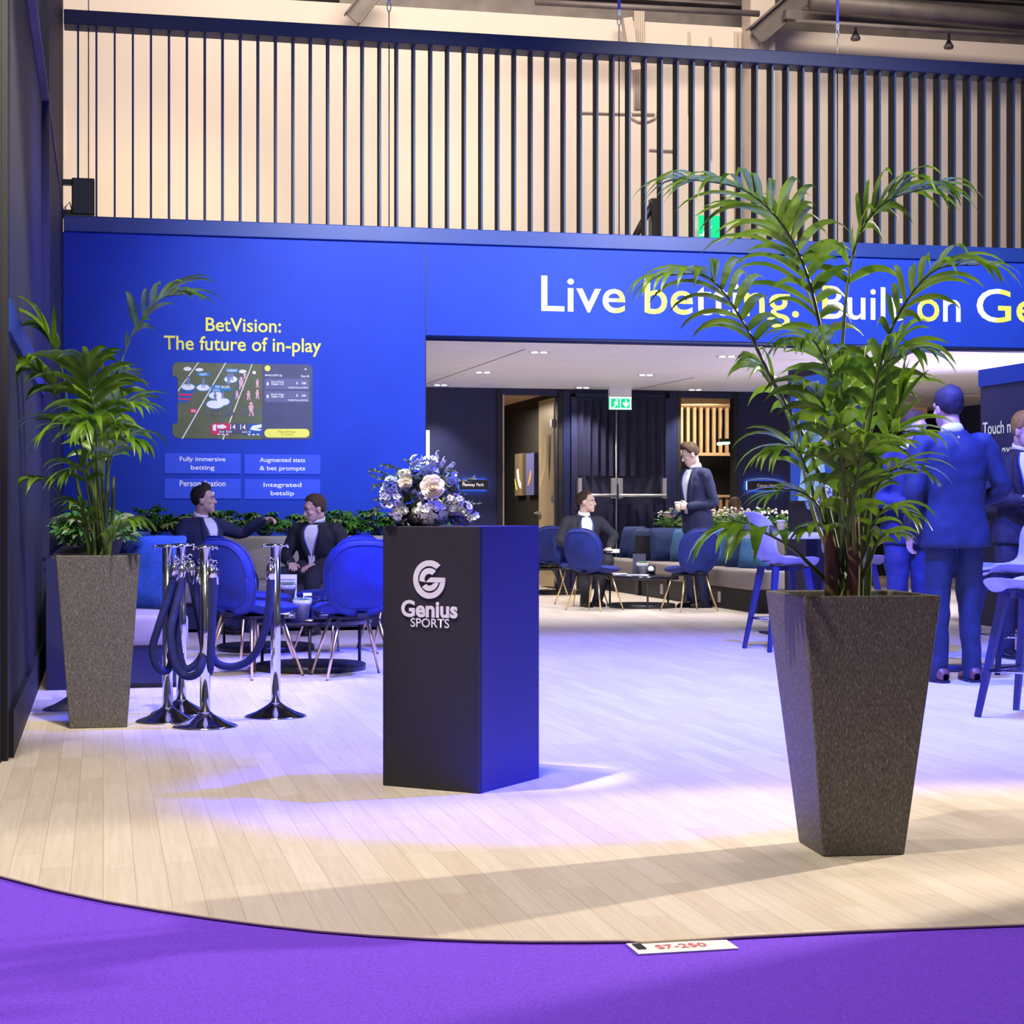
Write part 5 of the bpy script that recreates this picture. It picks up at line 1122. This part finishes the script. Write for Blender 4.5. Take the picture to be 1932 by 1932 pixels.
t_ = thing('wire_caddy', 'black wire caddy of packets on the near coffee table', 'caddy', at(594, dA-.10, ZT), .3)
g = MB()
for sx in (-.05, .05):
    for sy in (-.05, .05): g.tube([(sx, sy, 0), (sx, sy, .135)], .004, 6)
for z_ in (.004, .05, .095, .135): g.tube([(-.05,-.05,z_), (.05,-.05,z_), (.05,.05,z_), (-.05,.05,z_), (-.05,-.05,z_)], .003, 6)
g.build('frame', 'black', t_)
for k in range(3): g = MB(); g.box((-.028+k*.028, 0, .055), (.02, .07, .10)); g.build('packet', 'navy_beam' if k != 1 else 'black', t_)
def papers(p, rz, n_, w_, h_, lab, m='paper'):
    t_ = thing('paper_stack', lab, 'papers', p, rz)
    for k in range(n_): g = MB(); g.box((.01*math.sin(k*2.1), .008*math.cos(k*1.7), .004+k*.0085), (w_, h_, .0075), rot=Matrix.Rotation(.12*math.sin(k*1.9), 3, 'Z')); g.build('sheet', m, t_)
papers(at(522, dA-.10, ZT), .2, 5, .14, .19, 'small stack of white leaflets at the left of the near coffee table')
papers(at(1168, dC-.12, ZT), .1, 3, .16, .10, 'white leaflets at the left end of the centre coffee table')
papers(at(1203, dC-.28, ZT), -.1, 2, .22, .09, 'white leaflets in front of the succulent on the centre coffee table')
def votive(p, lab):
    t_ = thing('crystal_votive', lab, 'candle holder', p)
    g = MB(); g.lathe([(0, 0), (.03, 0), (.042, .03), (.036, .06), (.03, .06), (.034, .03), (.0, .008)], seg=12, smooth=False); g.build('holder', 'glass', t_)
    g = MB(); g.lathe([(0, .009), (.022, .009), (.022, .03), (0, .03)], seg=14); g.build('candle', 'paper', t_)
votive(at(612, dA-.16, ZT), 'cut crystal votive at the right of the near coffee table')
t_ = thing('globe_candle', 'white globe candle in a clear glass on the centre coffee table', 'candle', at(1228, dC-.1, ZT))
g = MB(); g.lathe([(0, 0), (.04, 0), (.042, .05), (.039, .05), (.037, .004), (0, .004)], seg=20); g.build('glass', 'glass', t_)
g = MB(); g.ell((0, 0, .068), .036, seg=20, rings=12); g.build('globe', 'paper', t_)
g = MB(); g.box((.0, .09, .05), (.10, .05, .10)); o = g.build('tissue_box', 'black', None, at(1232, dC+.1, ZT)); tag(o, 'small black box behind the globe candle on the centre table', 'box')
# drink carton / box on rear left table
g = MB(); g.rbox((0, 0, .03), (.22, .14, .06), .008); o = g.build('folded_napkins', 'cushion_blue', None, at(590, dB_-.05, ZT)); tag(o, 'flat blue box lying on the rear left coffee table', 'box')
# ------------------------------------------------------------------ bar stools, high table
def make_stool():
    t_ = thing('bar_stool', 'x', 'stool', (0,0,0), 0, 'bar stools')
    prof = [(.225,.635,.16),(.215,.655,.19),(.15,.668,.215),(.05,.660,.225),(-.06,.655,.228),(-.14,.675,.228),(-.195,.735,.222),(-.222,.82,.205),(-.245,.91,.180),(-.268,.99,.150),(-.300,1.045,.115),(-.325,1.06,.095)]
    rows = []
    for i, (y, z, w_) in enumerate(prof):
        row = []
        for j in range(13):
            u = -1+2*j/12; a = min(1, max(0, (i-5)/3)); up = .055*abs(u)**2.5
            row.append(Vector((u*w_, y+a*(.10*u*u)*(1 if i < 10 else .6), z+(1-a)*up+.0)))
        rows.append(row)
    g = MB(); g.grid(rows); sh = g.build('shell', 'stool_shell', t_, solid=.012, sub=1)
    g = MB(); g.add(*disc(lambda r_, a, sd: Vector((.19*r_*math.cos(a), .19*r_*math.sin(a)+.03, .672+.03*r_*r_*abs(math.cos(a))+sd*.012*math.sqrt(max(0, 1-r_**4))))), 0, True); g.build('cushion', 'stool_shell', sh)
    g = MB(); g.box((0, 0, .628), (.26, .07, .035), rot=Matrix.Rotation(PI/4, 3, 'Z')); g.box((0, 0, .628), (.26, .07, .034), rot=Matrix.Rotation(-PI/4, 3, 'Z')); g.build('crossplate', 'stool_leg', t_)
    for sx in (-1, 1):
        for sy in (-1, 1):
            g = MB(); a, b_ = Vector((sx*.125, sy*.125, .64)), Vector((sx*.225, sy*.225, 0)); d = (b_-a).normalized(); g.tube([a, a.lerp(b_, .06), b_], [.030, .031, .019], 4, up=(sx, -sy, 0), smooth=False); g.build('leg', 'stool_leg', t_)
    g = MB(); q = .192; g.tube([(-q,-q,.24), (q,-q,.24), (q,q,.24), (-q,q,.24), (-q,-q,.24)], .008, 8); g.build('footrest', 'chrome', t_)
    return t_
s0 = make_stool(); s0.location = G(1478, 1226); s0.rotation_euler = (0,0,face(.95, .3)); s0['label'] = 'violet lit bar stool at the left of the palm planter, its back to the left'
dup(s0, G(1606, 1216), face(.95, .25), 'bar stool half hidden behind the palm stems')
dup(s0, G(1910, 1267), face(-.9, -.2), 'bar stool right of the back-turned man, facing left')
dup(s0, G(1958, 1352), face(-.7, .6), 'nearest bar stool cut off at the right edge, only its legs in view')
t_ = thing('high_table', 'white topped high table behind the left bar stool, against the island wall', 'table', D(1490, 1000, 15.7).xy.to_3d()); ZH = 1.05-36*15.5/FOC
g = MB(); g.rbox((-.02, 0, ZH-.03), (.75, 1.0, .05), .01); g.build('tabletop', 'white', t_)
g = MB(); g.box((.1, 0, (ZH-.05)/2), (.10, .5, ZH-.05)); g.box((.1, 0, .01), (.5, .7, .02)); g.build('pedestal', 'navy', t_)
def cup(p, lab, s_=1):
    t_ = thing('paper_cup', lab, 'cup', p)
    g = MB(); g.lathe([(0, 0), (.028*s_, 0), (.041*s_, .105*s_), (0, .105*s_)], seg=20); g.build('cup', mat('cup_kraft', (.60, .50, .38), .7), t_)
    g = MB(); g.lathe([(0, .103*s_), (.044*s_, .103*s_), (.044*s_, .112*s_), (.037*s_, .122*s_), (0, .122*s_)], seg=20); g.build('lid', 'white', t_); return t_
p = D(1473, 994, 15.45); p.z = ZH-.005; cup(p, 'paper coffee cup with a white lid on the high table', .9)
# blue hydrangeas on the tall counter behind the palm
t_ = thing('flower_vase', 'vase of violet blue hydrangeas behind the palm beside the display', 'flowers', (sT-.16, SP(1545, 950, sT-.2).y, 0)); zv = D(1545, 975, 16.2).z
fa = t_
for (dx, dy, dz, m_) in ((0,0,.16,'petal_lilac'),(-.05,.08,.12,'petal_blue'),(.04,-.09,.13,'petal_blue'),(0,.12,.2,'petal_blue'),(0,-.05,.24,'petal_lilac')):
    cluster('hydrangea', [m_, m_], Vector((dx, dy, zv+dz)), (.08, .08, .07), 60, .024, 4, False, 9)
g = MB(); g.lathe([(0, 0), (.04, 0), (.055, .12), (.04, .15), (0, .15)], (0, 0, zv-.04), 16); g.build('vase', 'white', fa)
g = MB(); g.box((0, 0, (zv-.04)/2), (.26, .45, zv-.04)); o = g.build('counter_plinth', 'navy', None, (t_.location.x-.02, t_.location.y, 0)); tag(o, 'dark narrow counter carrying the violet hydrangeas behind the palm', 'counter')
# low counter by the right wall, with a dark round base between the suited men
g = MB(); g.box((0, 0, .52), (.5, 1.6, 1.04)); g.box((0, 0, 1.05), (.6, 1.7, .03)); o = g.build('touch_counter', 'navy_beam', None, (sP-.34, 15.4, 0)); tag(o, 'blue touch counter standing against the right wall behind the suited man', 'counter')
g = MB(); g.lathe([(0,0),(.26,0),(.26,.012),(.03,.02),(.03,1.0),(.0,1.0)], seg=32); g.lathe([(0,1.0),(.25,1.0),(.25,1.02),(0,1.02)], seg=36); o = g.build('pedestal_table', 'stool_leg', None, G(1776, 1262)); tag(o, 'dark pedestal table between the suited men, its round base behind brown shoes', 'table')
# ------------------------------------------------------------------ people
M['skin'] = mat('skin', (.62, .40, .31), .5, noise_scale=60, noise_amt=.05)
M['skin2'] = mat('skin2', (.66, .45, .36), .5, noise_scale=60, noise_amt=.05)
M['hair_dark'] = mat('hair_dark', (.012, .009, .007), .75, noise_scale=60, noise_amt=.5, bump=.6, bump_scale=90)
M['hair_brown'] = mat('hair_brown', (.055, .028, .014), .75, noise_scale=60, noise_amt=.4, bump=.6, bump_scale=90)
M['hair_light_brown'] = mat('hair_light_brown', (.16, .085, .035), .7, noise_scale=60, noise_amt=.4, bump=.6, bump_scale=90)
M['hair_blond'] = mat('hair_blond', (.34, .20, .06), .7, noise_scale=60, noise_amt=.35, bump=.6, bump_scale=90)
M['suit_navy'] = mat('suit_navy', (.012, .018, .065), .8, noise_scale=300, noise_amt=.15, bump=.25, bump_scale=14)
M['suit_blue'] = mat('suit_blue', (.010, .020, .036), .8, noise_scale=300, noise_amt=.15, bump=.25, bump_scale=12)
M['suit_black'] = mat('suit_black', (.012, .013, .022), .8, noise_scale=300, noise_amt=.15, bump=.25, bump_scale=14)
M['shirt'] = mat('shirt', (.78, .78, .84), .75, noise_scale=40, noise_amt=.04, bump=.2, bump_scale=20)
M['lanyard'] = mat('lanyard', (.02, .07, .28), .6)
M['shoe_black'] = mat('shoe_black', (.012, .011, .012), .25)
M['shoe_brown'] = mat('shoe_brown', (.16, .065, .035), .4)
M['eye_white'] = mat('eye_white', (.8, .78, .76), .3); M['eye_dark'] = mat('eye_dark', (.03, .02, .015), .25); M['lips'] = mat('lips', (.46, .20, .18), .5)
def V(*a): return Vector(a)
def solidify_mesh(g, name, m, parent, voxel, smooth, fac=.5, wrinkle=0):
    o = g.build(name, m, parent)
    md = o.modifiers.new('remesh', 'REMESH'); md.mode = 'VOXEL'; md.voxel_size = voxel; md.use_smooth_shade = True
    if wrinkle:
        tx = bpy.data.textures.get('cloth_folds') or bpy.data.textures.new('cloth_folds', 'CLOUDS'); tx.noise_scale = .11; tx.noise_depth = 2
        md = o.modifiers.new('folds', 'DISPLACE'); md.texture = tx; md.texture_coords = 'GLOBAL'; md.strength = wrinkle; md.mid_level = .5
    if smooth: md = o.modifiers.new('smooth', 'SMOOTH'); md.iterations = smooth; md.factor = fac
    freeze(o)
    for p in o.data.polygons: p.use_smooth = True
    return o
def limb(g, pts, rad, flat=1.0, up=None, n=10):
    sp = spline(pts, n); m_ = len(pts)-1; rr_ = []
    for i in range(n):
        u = i/(n-1)*m_; k = min(int(u), m_-1); rr_.append(rad[k]+(rad[k+1]-rad[k])*(u-k))
    g.tube(sp, rr_, 14, flat=flat, up=up); g.ell(sp[0], rr_[0]*.98, seg=12, rings=8); g.ell(sp[-1], rr_[-1]*.98, seg=12, rings=8)
def hand(g, Wp, d, n, thumb, curl=.5, k=1.0):
    """palm, four unequal bent fingers and a thumb leaving the side of the palm; n is where the palm faces, thumb the thumb's side"""
    d = d.normalized(); n = (n-d*n.dot(d)).normalized(); s_ = d.cross(n)
    if s_.dot(thumb) < 0: s_ = -s_
    g.tube([Wp-d*.03, Wp, Wp+d*.03*k, Wp+d*.06*k, Wp+d*.088*k], [.026, .028*k, .037*k, .042*k, .038*k], 14, flat=.42, up=n)
    for i, (o_, L_) in enumerate(((.030,.078),(.010,.088),(-.010,.082),(-.029,.064))):
        p = Wp+d*(.080*k)+s_*o_*k; a = curl*(.7+.12*i); q = p.copy(); pts = [p-d*.01, p]; ang_ = a*.5
        for seg_ in (.42, .32, .26):
            dv = d*math.cos(ang_)+n*math.sin(ang_)+s_*(o_*1.2); q = q+dv.normalized()*L_*seg_*k; pts.append(q.copy()); ang_ += a*.9
        g.tube(pts, [.0095*k, .0098*k, .0092*k, .0086*k, .0072*k], 8); g.ell(q, .0072*k, seg=8, rings=6)
    p = Wp+d*.022*k+s_*.030*k; t1 = p+(d*.72+s_*.62+n*.25).normalized()*.042*k; t2 = t1+(d*.85+s_*.15+n*(.2+.3*curl)).normalized()*.034*k; g.tube([p-s_*.01, p, t1, t2], [.013*k, .0135*k, .0105*k, .0085*k], 8); g.ell(t2, .0085*k, seg=8, rings=6)
def sstep(a, b, x): t = max(0, min(1, (x-a)/(b-a))); return t*t*(3-2*t)
def person(label, loc, rotz, P, N, H, head=(0, 0), elb=None, wri=None, hands=None, knees=None, ank=None, tyaw=0.0, hem=-.22, suit='suit_navy', pants=None, hair='hair_dark', style='short', skin='skin', shoe='shoe_black', lany=True, button=.30, sw=.185, fat=1.0, toes=(0, 0), shirt=True, voxel=.0075):
    t_ = thing('person', label, 'person', loc, rotz)
    P, N, H = V(*P), V(*N), V(*H); up = (N-P).normalized(); rt = V(math.cos(tyaw), math.sin(tyaw), 0); rt = (rt-up*rt.dot(up)).normalized(); fw = up.cross(rt); LT = (N-P).length
    sh = [N+rt*sg*sw-up*.075 for sg in (-1, 1)]; hips = [P+V(math.cos(tyaw*.5), math.sin(tyaw*.5), 0)*sg*.092-V(0,0,.03) for sg in (-1, 1)]
    el = [V(*e) for e in elb]; wr = [V(*w_) for w_ in wri]; kn = [V(*k) for k in knees]; an = [V(*a) for a in ank]
    hr = Matrix.Rotation(head[0], 4, 'Z') @ Matrix.Rotation(-head[1], 4, 'X'); HM = Matrix.Translation(H) @ hr; hp_ = lambda x, y, z: HM @ V(x, y, z); hR = hr.to_3x3()
    # ---- one continuous body
    g = MB()
    def he(c, r_): g.ell(c, r_, seg=20, rings=14, mtx=HM)
    he((0,-.012,.030), (.076,.096,.090)); he((0,.022,-.030), (.060,.066,.078)); he((0,.045,-.062), (.048,.045,.045)); he((0,.070,-.096), (.026,.022,.020)); he((0,.073,.030), (.052,.018,.030))
    g.tube([hp_(0,.082,.018), hp_(0,.096,-.004), hp_(0,.110,-.028)], [.009, .010, .013], 10); he((0,.104,-.031), (.016,.012,.009))
    he((0,.084,-.062), (.024,.012,.013)); he((-.036,.062,-.020), (.022,.022,.018)); he((.036,.062,-.020), (.022,.022,.018))
    for sx in (-1, 1): he((sx*.077,-.004,-.008), (.010,.021,.032)); he((sx*.080,-.010,.006), (.010,.016,.016))
    limb(g, [H+hR @ V(0,-.02,-.05), N+up*.035+fw*.005, N-up*.04], [.055, .055, .075])
    limb(g, [N-up*.06, P+up*LT*.5, P], [.10, .11, .13])
    for i, sg in enumerate((-1, 1)):
        limb(g, [N-up*.10+rt*sg*.06, sh[i]-up*.01, el[i], wr[i]], [.045, .045, .036, .025], n=14)
        d, n_, th, cu = hands[i]; hand(g, wr[i], V(*d), V(*n_), V(*th), cu)
        limb(g, [hips[i], hips[i].lerp(kn[i], .5), kn[i], kn[i].lerp(an[i], .5), an[i]], [.07, .06, .045, .04, .034], n=14)
    solidify_mesh(g, 'body', skin, t_, voxel, 2, .4)
    # ---- face details and hair
    g = MB()
    for sx in (-1, 1):
        g.ell((sx*.031,.079,.002), (.0105,.006,.0045), 0, 10, 6, HM); g.ell((sx*.031,.0855,.002), (.0052,.003,.0045), 1, 8, 6, HM)
    g.build('eyes', ['eye_white', 'eye_dark'], t_)
    g = MB()
    for sx in (-1, 1): g.tube([hp_(sx*.014,.090,.020), hp_(sx*.032,.090,.026), hp_(sx*.050,.078,.020)], [.0035, .0045, .002], 6)
    g.build('eyebrows', hair, t_)
    g = MB(); g.tube([hp_(-.021,.089,-.062), hp_(0,.0965,-.0605), hp_(.021,.089,-.062)], [.002, .0045, .002], 6); g.tube([hp_(-.017,.088,-.069), hp_(0,.095,-.070), hp_(.017,.088,-.069)], [.002, .0045, .002], 6); g.build('lips', 'lips', t_)
    g = MB(); rows = []; nl, na = 26, 44
    for i in range(nl+1):
        lat = -PI/2+PI*i/nl; row = []
        for j in range(na):
            az = 2*PI*j/na; f = math.sin(az)                     # f=1 face side, -1 back
            line = ease(R(-50), R(38), sstep(-.55, .82, f)) if style != 'tied' else ease(R(-38), R(42), sstep(-.5, .8, f))
            if .1 < f < .55: line -= R(16)*math.sin((f-.1)/.45*PI)
            ins = sstep(line-R(4), line+R(4), lat); nz = noise.noise(V(math.cos(az)*math.cos(lat)*2.2, f*math.cos(lat)*2.2, math.sin(lat)*2.6+loc[0]))
            vol = .010+.006*nz+.010*max(0, math.sin(lat))
            if style == 'quiff': vol += .022*max(0, f)*sstep(R(30), R(62), lat)
            if style == 'side': vol += .012*max(0, math.sin(lat))*(1+.7*math.cos(az))
            k = ease(.78, 1.0, ins); r_ = V(.0755+vol, .095+vol, .089+vol)*k
            row.append(hp_(r_.x*math.cos(lat)*math.cos(az), -.012+r_.y*math.cos(lat)*f, .030+r_.z*math.sin(lat)))
        rows.append(row+[row[0]])
    g.grid(rows)
    if style == 'tied': g.ell((0,-.118,.0), (.030,.030,.030), 0, 14, 10, HM); g.tube([hp_(0,-.12,-.01), hp_(0,-.135,-.05), hp_(0,-.115,-.085)], [.018, .016, .005], 10)
    g.build('hair', hair, t_)
    # ---- jacket: torso loft + sleeves fused
    RG = [(hem, .205, .142), (0, .196, .138), (.25, .176, .122), (.5, .188, .130), (.72, .200, .132), (.86, .186, .112), (.95, .135, .090), (1.03, .070, .066)]
    RG = [(t0, a*fat*(sw/.185)**.6, b_*fat) for t0, a, b_ in RG]
    def ring(tt):
        for (t0, a0_, b0_), (t1, a1_, b1_) in zip(RG, RG[1:]):
            if tt <= t1: q = (tt-t0)/(t1-t0); return a0_+(a1_-a0_)*q, b0_+(b1_-b0_)*q
        return RG[-1][1:]
    def tp(tt, a, off=0):
        hw_, hd_ = ring(tt); e = 2/2.5; c_, s_ = math.cos(a), math.sin(a); return P+up*tt*LT+rt*(math.copysign(abs(s_)**e, s_)*(hw_+off))+fw*(math.copysign(abs(c_)**e, c_)*(hd_+off)+.012*math.sin(PI*max(0, min(1, tt))))
    g = MB(); ts = [hem+(1.03-hem)*i/22 for i in range(23)]; na = 32
    rows = [[tp(tt, 2*PI*j/na) for j in range(na)] for tt in ts]; vs = [q for r_ in rows for q in r_]; fs = [(i*na+j, i*na+(j+1)%na, (i+1)*na+(j+1)%na, (i+1)*na+j) for i in range(22) for j in range(na)]+[tuple(range(na))[::-1], tuple(range(22*na, 23*na))]
    g.add(vs, fs, 0, True)
    for i, sg in enumerate((-1, 1)):
        cuff = wr[i]-(wr[i]-el[i]).normalized()*.012
        limb(g, [N-up*.085+rt*sg*(sw-.06), sh[i]+rt*sg*.008, sh[i].lerp(el[i], .55)+rt*sg*.004, el[i], el[i].lerp(cuff, .5), cuff], [.078*fat, .076*fat, .066*fat, .058, .053, .045], n=18)
    solidify_mesh(g, 'jacket', suit, t_, .013, 3, .5, .022)
    if shirt:
        g = MB(); rows = []; n_ = 14
        for i in range(n_+1):
            tt = button+(.985-button)*i/n_; q = i/n_; ga = .03+.36*q**1.1
            rows.append([tp(tt, ga*(-1+2*j/8), .0075) for j in range(9)])
        g.grid(rows); g.build('shirt', 'shirt', t_, solid=.004)
        for sg in (-1, 1):
            rows = []
            for i in range(n_+1):
                tt = button+(.97-button)*i/n_; q = i/n_; ga = .03+.36*q**1.1; wv = .36*math.sin(PI*min(1, q*.9+.12))**.8 if q < .82 else .20
                rows.append([tp(tt, sg*(ga-.02), .013), tp(tt, sg*(ga+wv*.5), .016), tp(tt, sg*(ga+wv), .006)])
            g = MB(); g.grid(rows); g.build('lapel', suit, t_, solid=.004)
        if lany:
            g = MB()
            for sg in (-1, 1):
                pts = [tp(.985-(.985-.30)*i/10, sg*(.33*(1-i/10)**1.1+.015), .014) for i in range(11)]; g.tube(pts, .006, 6, flat=.35, up=fw)
            g.build('lanyard', 'lanyard', t_)
            c_ = tp(.22, 0, .016); g = MB(); g.box((0,0,0), (.062, .004, .09), mtx=Matrix.Translation(c_) @ Matrix((rt, fw, up)).transposed().to_4x4()); g.build('badge', 'paper', t_)
    ax = (H+hR @ V(0,-.02,-.06)-(N-up*.0)).normalized(); cr_ = ax.cross(rt).normalized(); MT = Matrix.Translation(N+up*.005) @ Matrix((rt, ax.cross(rt), ax)).transposed().to_4x4()
    g = MB(); g.lathe([(.076, -.015), (.069, .030), (.063, .046), (.060, .044), (.064, .0)], seg=24, mtx=MT); g.build('shirt_collar', 'shirt', t_)
    g = MB()
    for i in (0, 1):
        d = (wr[i]-el[i]).normalized(); g.tube([wr[i]-d*.03, wr[i]+d*.006], [.040, .037], 16)
    g.build('shirt_cuffs', 'shirt', t_)
    # ---- trousers and shoes
    g = MB(); limb(g, [P+up*.10, P+up*.03, P-V(0,0,.01)], [.125, .140, .115], n=6, flat=.85)
    for i in (0, 1): limb(g, [hips[i]+V(0,0,.03), hips[i].lerp(kn[i], .5), kn[i], kn[i].lerp(an[i], .5), an[i]+V(0,0,-.045)], [.103, .092, .074, .066, .060], n=16)
    solidify_mesh(g, 'trousers', pants or suit, t_, .014, 3, .5, .026)
    for i in (0, 1):
        g = MB(); ty = toes[i]; RZ = Matrix.Translation(V(an[i].x, an[i].y, an[i].z-.085)) @ Matrix.Rotation(ty, 4, 'Z'); rows = []
        for (y, w_, h_) in ((-.085,.020,.045),(-.075,.034,.075),(-.03,.038,.085),(.03,.040,.075),(.08,.045,.058),(.13,.046,.045),(.17,.038,.036),(.195,.018,.022)):
            rows.append([RZ @ V(w_*math.copysign(abs(math.cos(a))**.7, math.cos(a)), y, .012+h_*.5+h_*.5*math.copysign(abs(math.sin(a))**.7, math.sin(a))) for a in [2*PI*j/18 for j in range(19)]])
        g.grid(rows); s_ = g.build('shoe', shoe, t_)
        g = MB(); pl_ = [(-.04,-.07),(-.025,-.088),(.025,-.088),(.04,-.07),(.042,.0),(.049,.10),(.04,.17),(.02,.20),(-.02,.20),(-.04,.17),(-.049,.10),(-.042,0)]; g.prism(pl_, 0, .016, mtx=RZ); g.build('sole', 'black', s_)
    return t_
DN = (0, .1, -1)
# seated pair on the left bench
p = D(386, 1000, 16.25)
person('man in a navy suit seated at left, arm stretched along the bench back', (p.x, p.y, 0), face(.78, -.62), (0,0,.57), (0,-.05,1.005), (.01,.0,1.165), (R(36), R(-3)),
  elb=((-.40,.05,.87),(.27,-.02,.74)), wri=((-.46,.28,.985),(.17,.20,.60)), hands=(((-.2,.9,.15),(.3,.2,-1),(.8,.2,.2),1.0),((-.3,.8,-.2),(0,-.2,-1),(-1,0,0),.5)), knees=((-.14,.42,.50),(.14,.42,.50)), ank=((-.14,.46,.085),(.16,.44,.085)), hem=-.05, suit='suit_navy', hair='hair_dark', style='quiff', button=.15)
p = D(604, 1000, 16.2)
person('young man in a dark suit seated on the bench, looking down to the left', (p.x, p.y, 0), face(-.35, -.92), (0,0,.57), (0,.06,.965), (-.005,.11,1.085), (R(42)*-1, R(14)),
  elb=((-.30,.06,.66),(.29,.10,.66)), wri=((-.12,.30,.60),(.12,.32,.61)), hands=(((.5,.7,-.1),(0,0,-1),(.5,.2,.3),.6),((-.5,.7,-.1),(0,0,-1),(-.5,.2,.3),.6)), knees=((-.15,.44,.50),(.15,.44,.50)), ank=((-.16,.44,.085),(.15,.46,.085)), hem=-.05, suit='suit_black', hair='hair_brown', style='short', button=.2)
# man with tied-back hair
pc = G(1103, 1148)+V(.16, .75, 0)
person('man with tied-back brown hair and dark blazer seated at centre, turning right', (pc.x, pc.y, 0), face(.30, -.95), (0,0,.57), (.0,.08,1.02), (-.02,.12,1.175), (R(52), R(0)),
  elb=((-.34,.14,.79),(.29,.10,.74)), wri=((-.21,.36,.66),(.10,.34,.64)), hands=(((.55,.6,-.35),(.0,.1,-1),(.8,.2,.2),.6),((-.5,.7,-.1),(0,0,-1),(-.5,.2,.3),.6)), knees=((-.15,.46,.53),(.13,.46,.53)), ank=((-.06,.36,.085),(.10,.40,.085)), hem=-.05, suit='suit_black', hair='hair_brown', style='tied', button=.05, pants='suit_black')
# standing man with cup
pd_ = G(1316, 1146)
person('standing man in a navy suit with open collar looking down at the seated man', (pd_.x, pd_.y, 0), face(-.86, -.5), (0,0,.97), (.0,.03,1.545), (.0,.10,1.70), (R(-22), R(26)),
  elb=((-.25,-.04,1.16),(.24,.02,1.17)), wri=((-.11,.20,1.12),(.07,.26,1.02)), hands=(((.45,.85,.05),(.7,-.3,.0),(0,.2,1),1.0),((-.2,.95,-.05),(0,.1,1),(1,.3,.2),.7)), knees=((-.10,.03,.52),(.10,.01,.52)), ank=((-.11,-.02,.085),(.10,.0,.085)), suit='suit_navy', hair='hair_brown', style='quiff', button=.18, skin='skin2')
ux_ = lambda l, rz, o: Vector((l.x, l.y, 0))+Matrix.Rotation(rz, 3, 'Z') @ V(*o)
rzD = face(-.86, -.5)
c_ = ux_(pd_, rzD, (-.03, .285, 1.06)); cup(c_, 'brown paper cup held by the standing man', .95)
t_ = thing('tablet', 'thin dark tablet held flat by the standing man', 'tablet', ux_(pd_, rzD, (.02, .42, 1.045)), rzD)
g = MB(); g.rbox((0, 0, 0), (.17, .25, .010), .004); g.build('case', 'navy_beam', t_); g = MB(); g.box((0, 0, .0055), (.15, .22, .001)); g.build('screen', 'black_gloss', t_)
# things in the seated man's lap
rzC = face(.30, -.95)
t_ = thing('phone', 'dark phone under the hand of the man with tied-back hair', 'phone', ux_(pc, rzC, (-.12, .46, .625)), rzC+.6); g = MB(); g.rbox((0,0,0), (.08,.16,.009), .004); g.build('case', 'black_gloss', t_)
t_ = thing('white_box', 'small white box on the knee of the man with tied-back hair', 'box', ux_(pc, rzC, (-.20, .45, .605)), rzC); g = MB(); g.box((0,0,.02), (.15,.10,.04)); g.build('carton', 'paper', t_)
# head behind the planter
pe = D(1386, 1000, 24.4)
person('man with brown hair seen from behind, seated beyond the flowering planter', (pe.x, pe.y, 0), face(.25, .97), (0,0,.57), (0,.03,.985), (0,.05,1.13), (R(-10), R(5)),
  elb=((-.27,.04,.72),(.27,.04,.72)), wri=((-.15,.26,.66),(.15,.26,.66)), hands=(((.3,.8,-.1),(0,0,-1),(.6,.2,.3),.6),((-.3,.8,-.1),(0,0,-1),(-.6,.2,.3),.6)), knees=((-.14,.44,.50),(.14,.44,.50)), ank=((-.14,.44,.085),(.14,.44,.085)), hem=-.05, suit='suit_navy', hair='hair_light_brown', style='short', lany=False, voxel=.009)
chair(pe, .25, .97, 'blue velvet lounge chair under the man beyond the flowering planter')
# man seen from behind at the right
pf = G(1800, 1286)
person('tall man in a bright blue suit and brown shoes seen from behind at right', (pf.x, pf.y, 0), face(-.20, .98), (0,0,.96), (-.01,.0,1.545), (-.02,.05,1.70), (R(14), R(4)),
  elb=((-.285,-.05,1.17),(.315,-.02,1.20)), wri=((-.255,.07,.93),(.20,.22,1.08)), hands=(((-.0,.35,-1),(1,0,0),(0,1,0),.6),((-.3,.9,.1),(-1,0,0),(0,.1,1),.7)), knees=((-.105,.0,.51),(.105,.01,.51)), ank=((-.115,-.02,.085),(.115,-.02,.085)), suit='suit_blue', hair='hair_dark', style='side', shoe='shoe_brown', shirt=False, lany=False, sw=.20, fat=1.06, hem=-.21, toes=(.15,-.12))
# man behind the palm
pg = G(1712, 1243)
person('man in a dark suit half hidden behind the palm fronds, facing the tall man', (pg.x, pg.y, 0), face(.35, -.93), (0,0,.95), (.0,.03,1.50), (.0,.08,1.655), (R(25), R(8)),
  elb=((-.26,.04,1.15),(.26,.04,1.15)), wri=((-.10,.26,1.12),(.10,.26,1.10)), hands=(((.5,.8,.1),(.5,-.3,.2),(0,.2,1),.8),((-.5,.8,.1),(-.5,-.3,.2),(0,.2,1),.8)), knees=((-.10,.03,.51),(.10,.02,.51)), ank=((-.12,.0,.085),(.11,.0,.085)), suit='suit_navy', hair='hair_brown', style='short', skin='skin2')
# blond man at the edge
ph = G(1925, 1241)
person('blond man in a dark suit cut off by the right edge, looking down', (ph.x, ph.y, 0), face(.10, -.99), (0,0,.95), (.0,.03,1.50), (.0,.09,1.64), (R(32), R(16)),
  elb=((-.27,.02,1.16),(.26,.02,1.16)), wri=((-.08,.27,1.16),(.08,.27,1.14)), hands=(((.5,.8,.2),(.5,-.3,.2),(0,.2,1),.8),((-.5,.8,.2),(-.5,-.3,.2),(0,.2,1),.8)), knees=((-.10,.03,.51),(.10,.02,.51)), ank=((-.12,.0,.085),(.11,.0,.085)), suit='suit_black', hair='hair_blond', style='side', skin='skin2', toes=(-.1,.15))
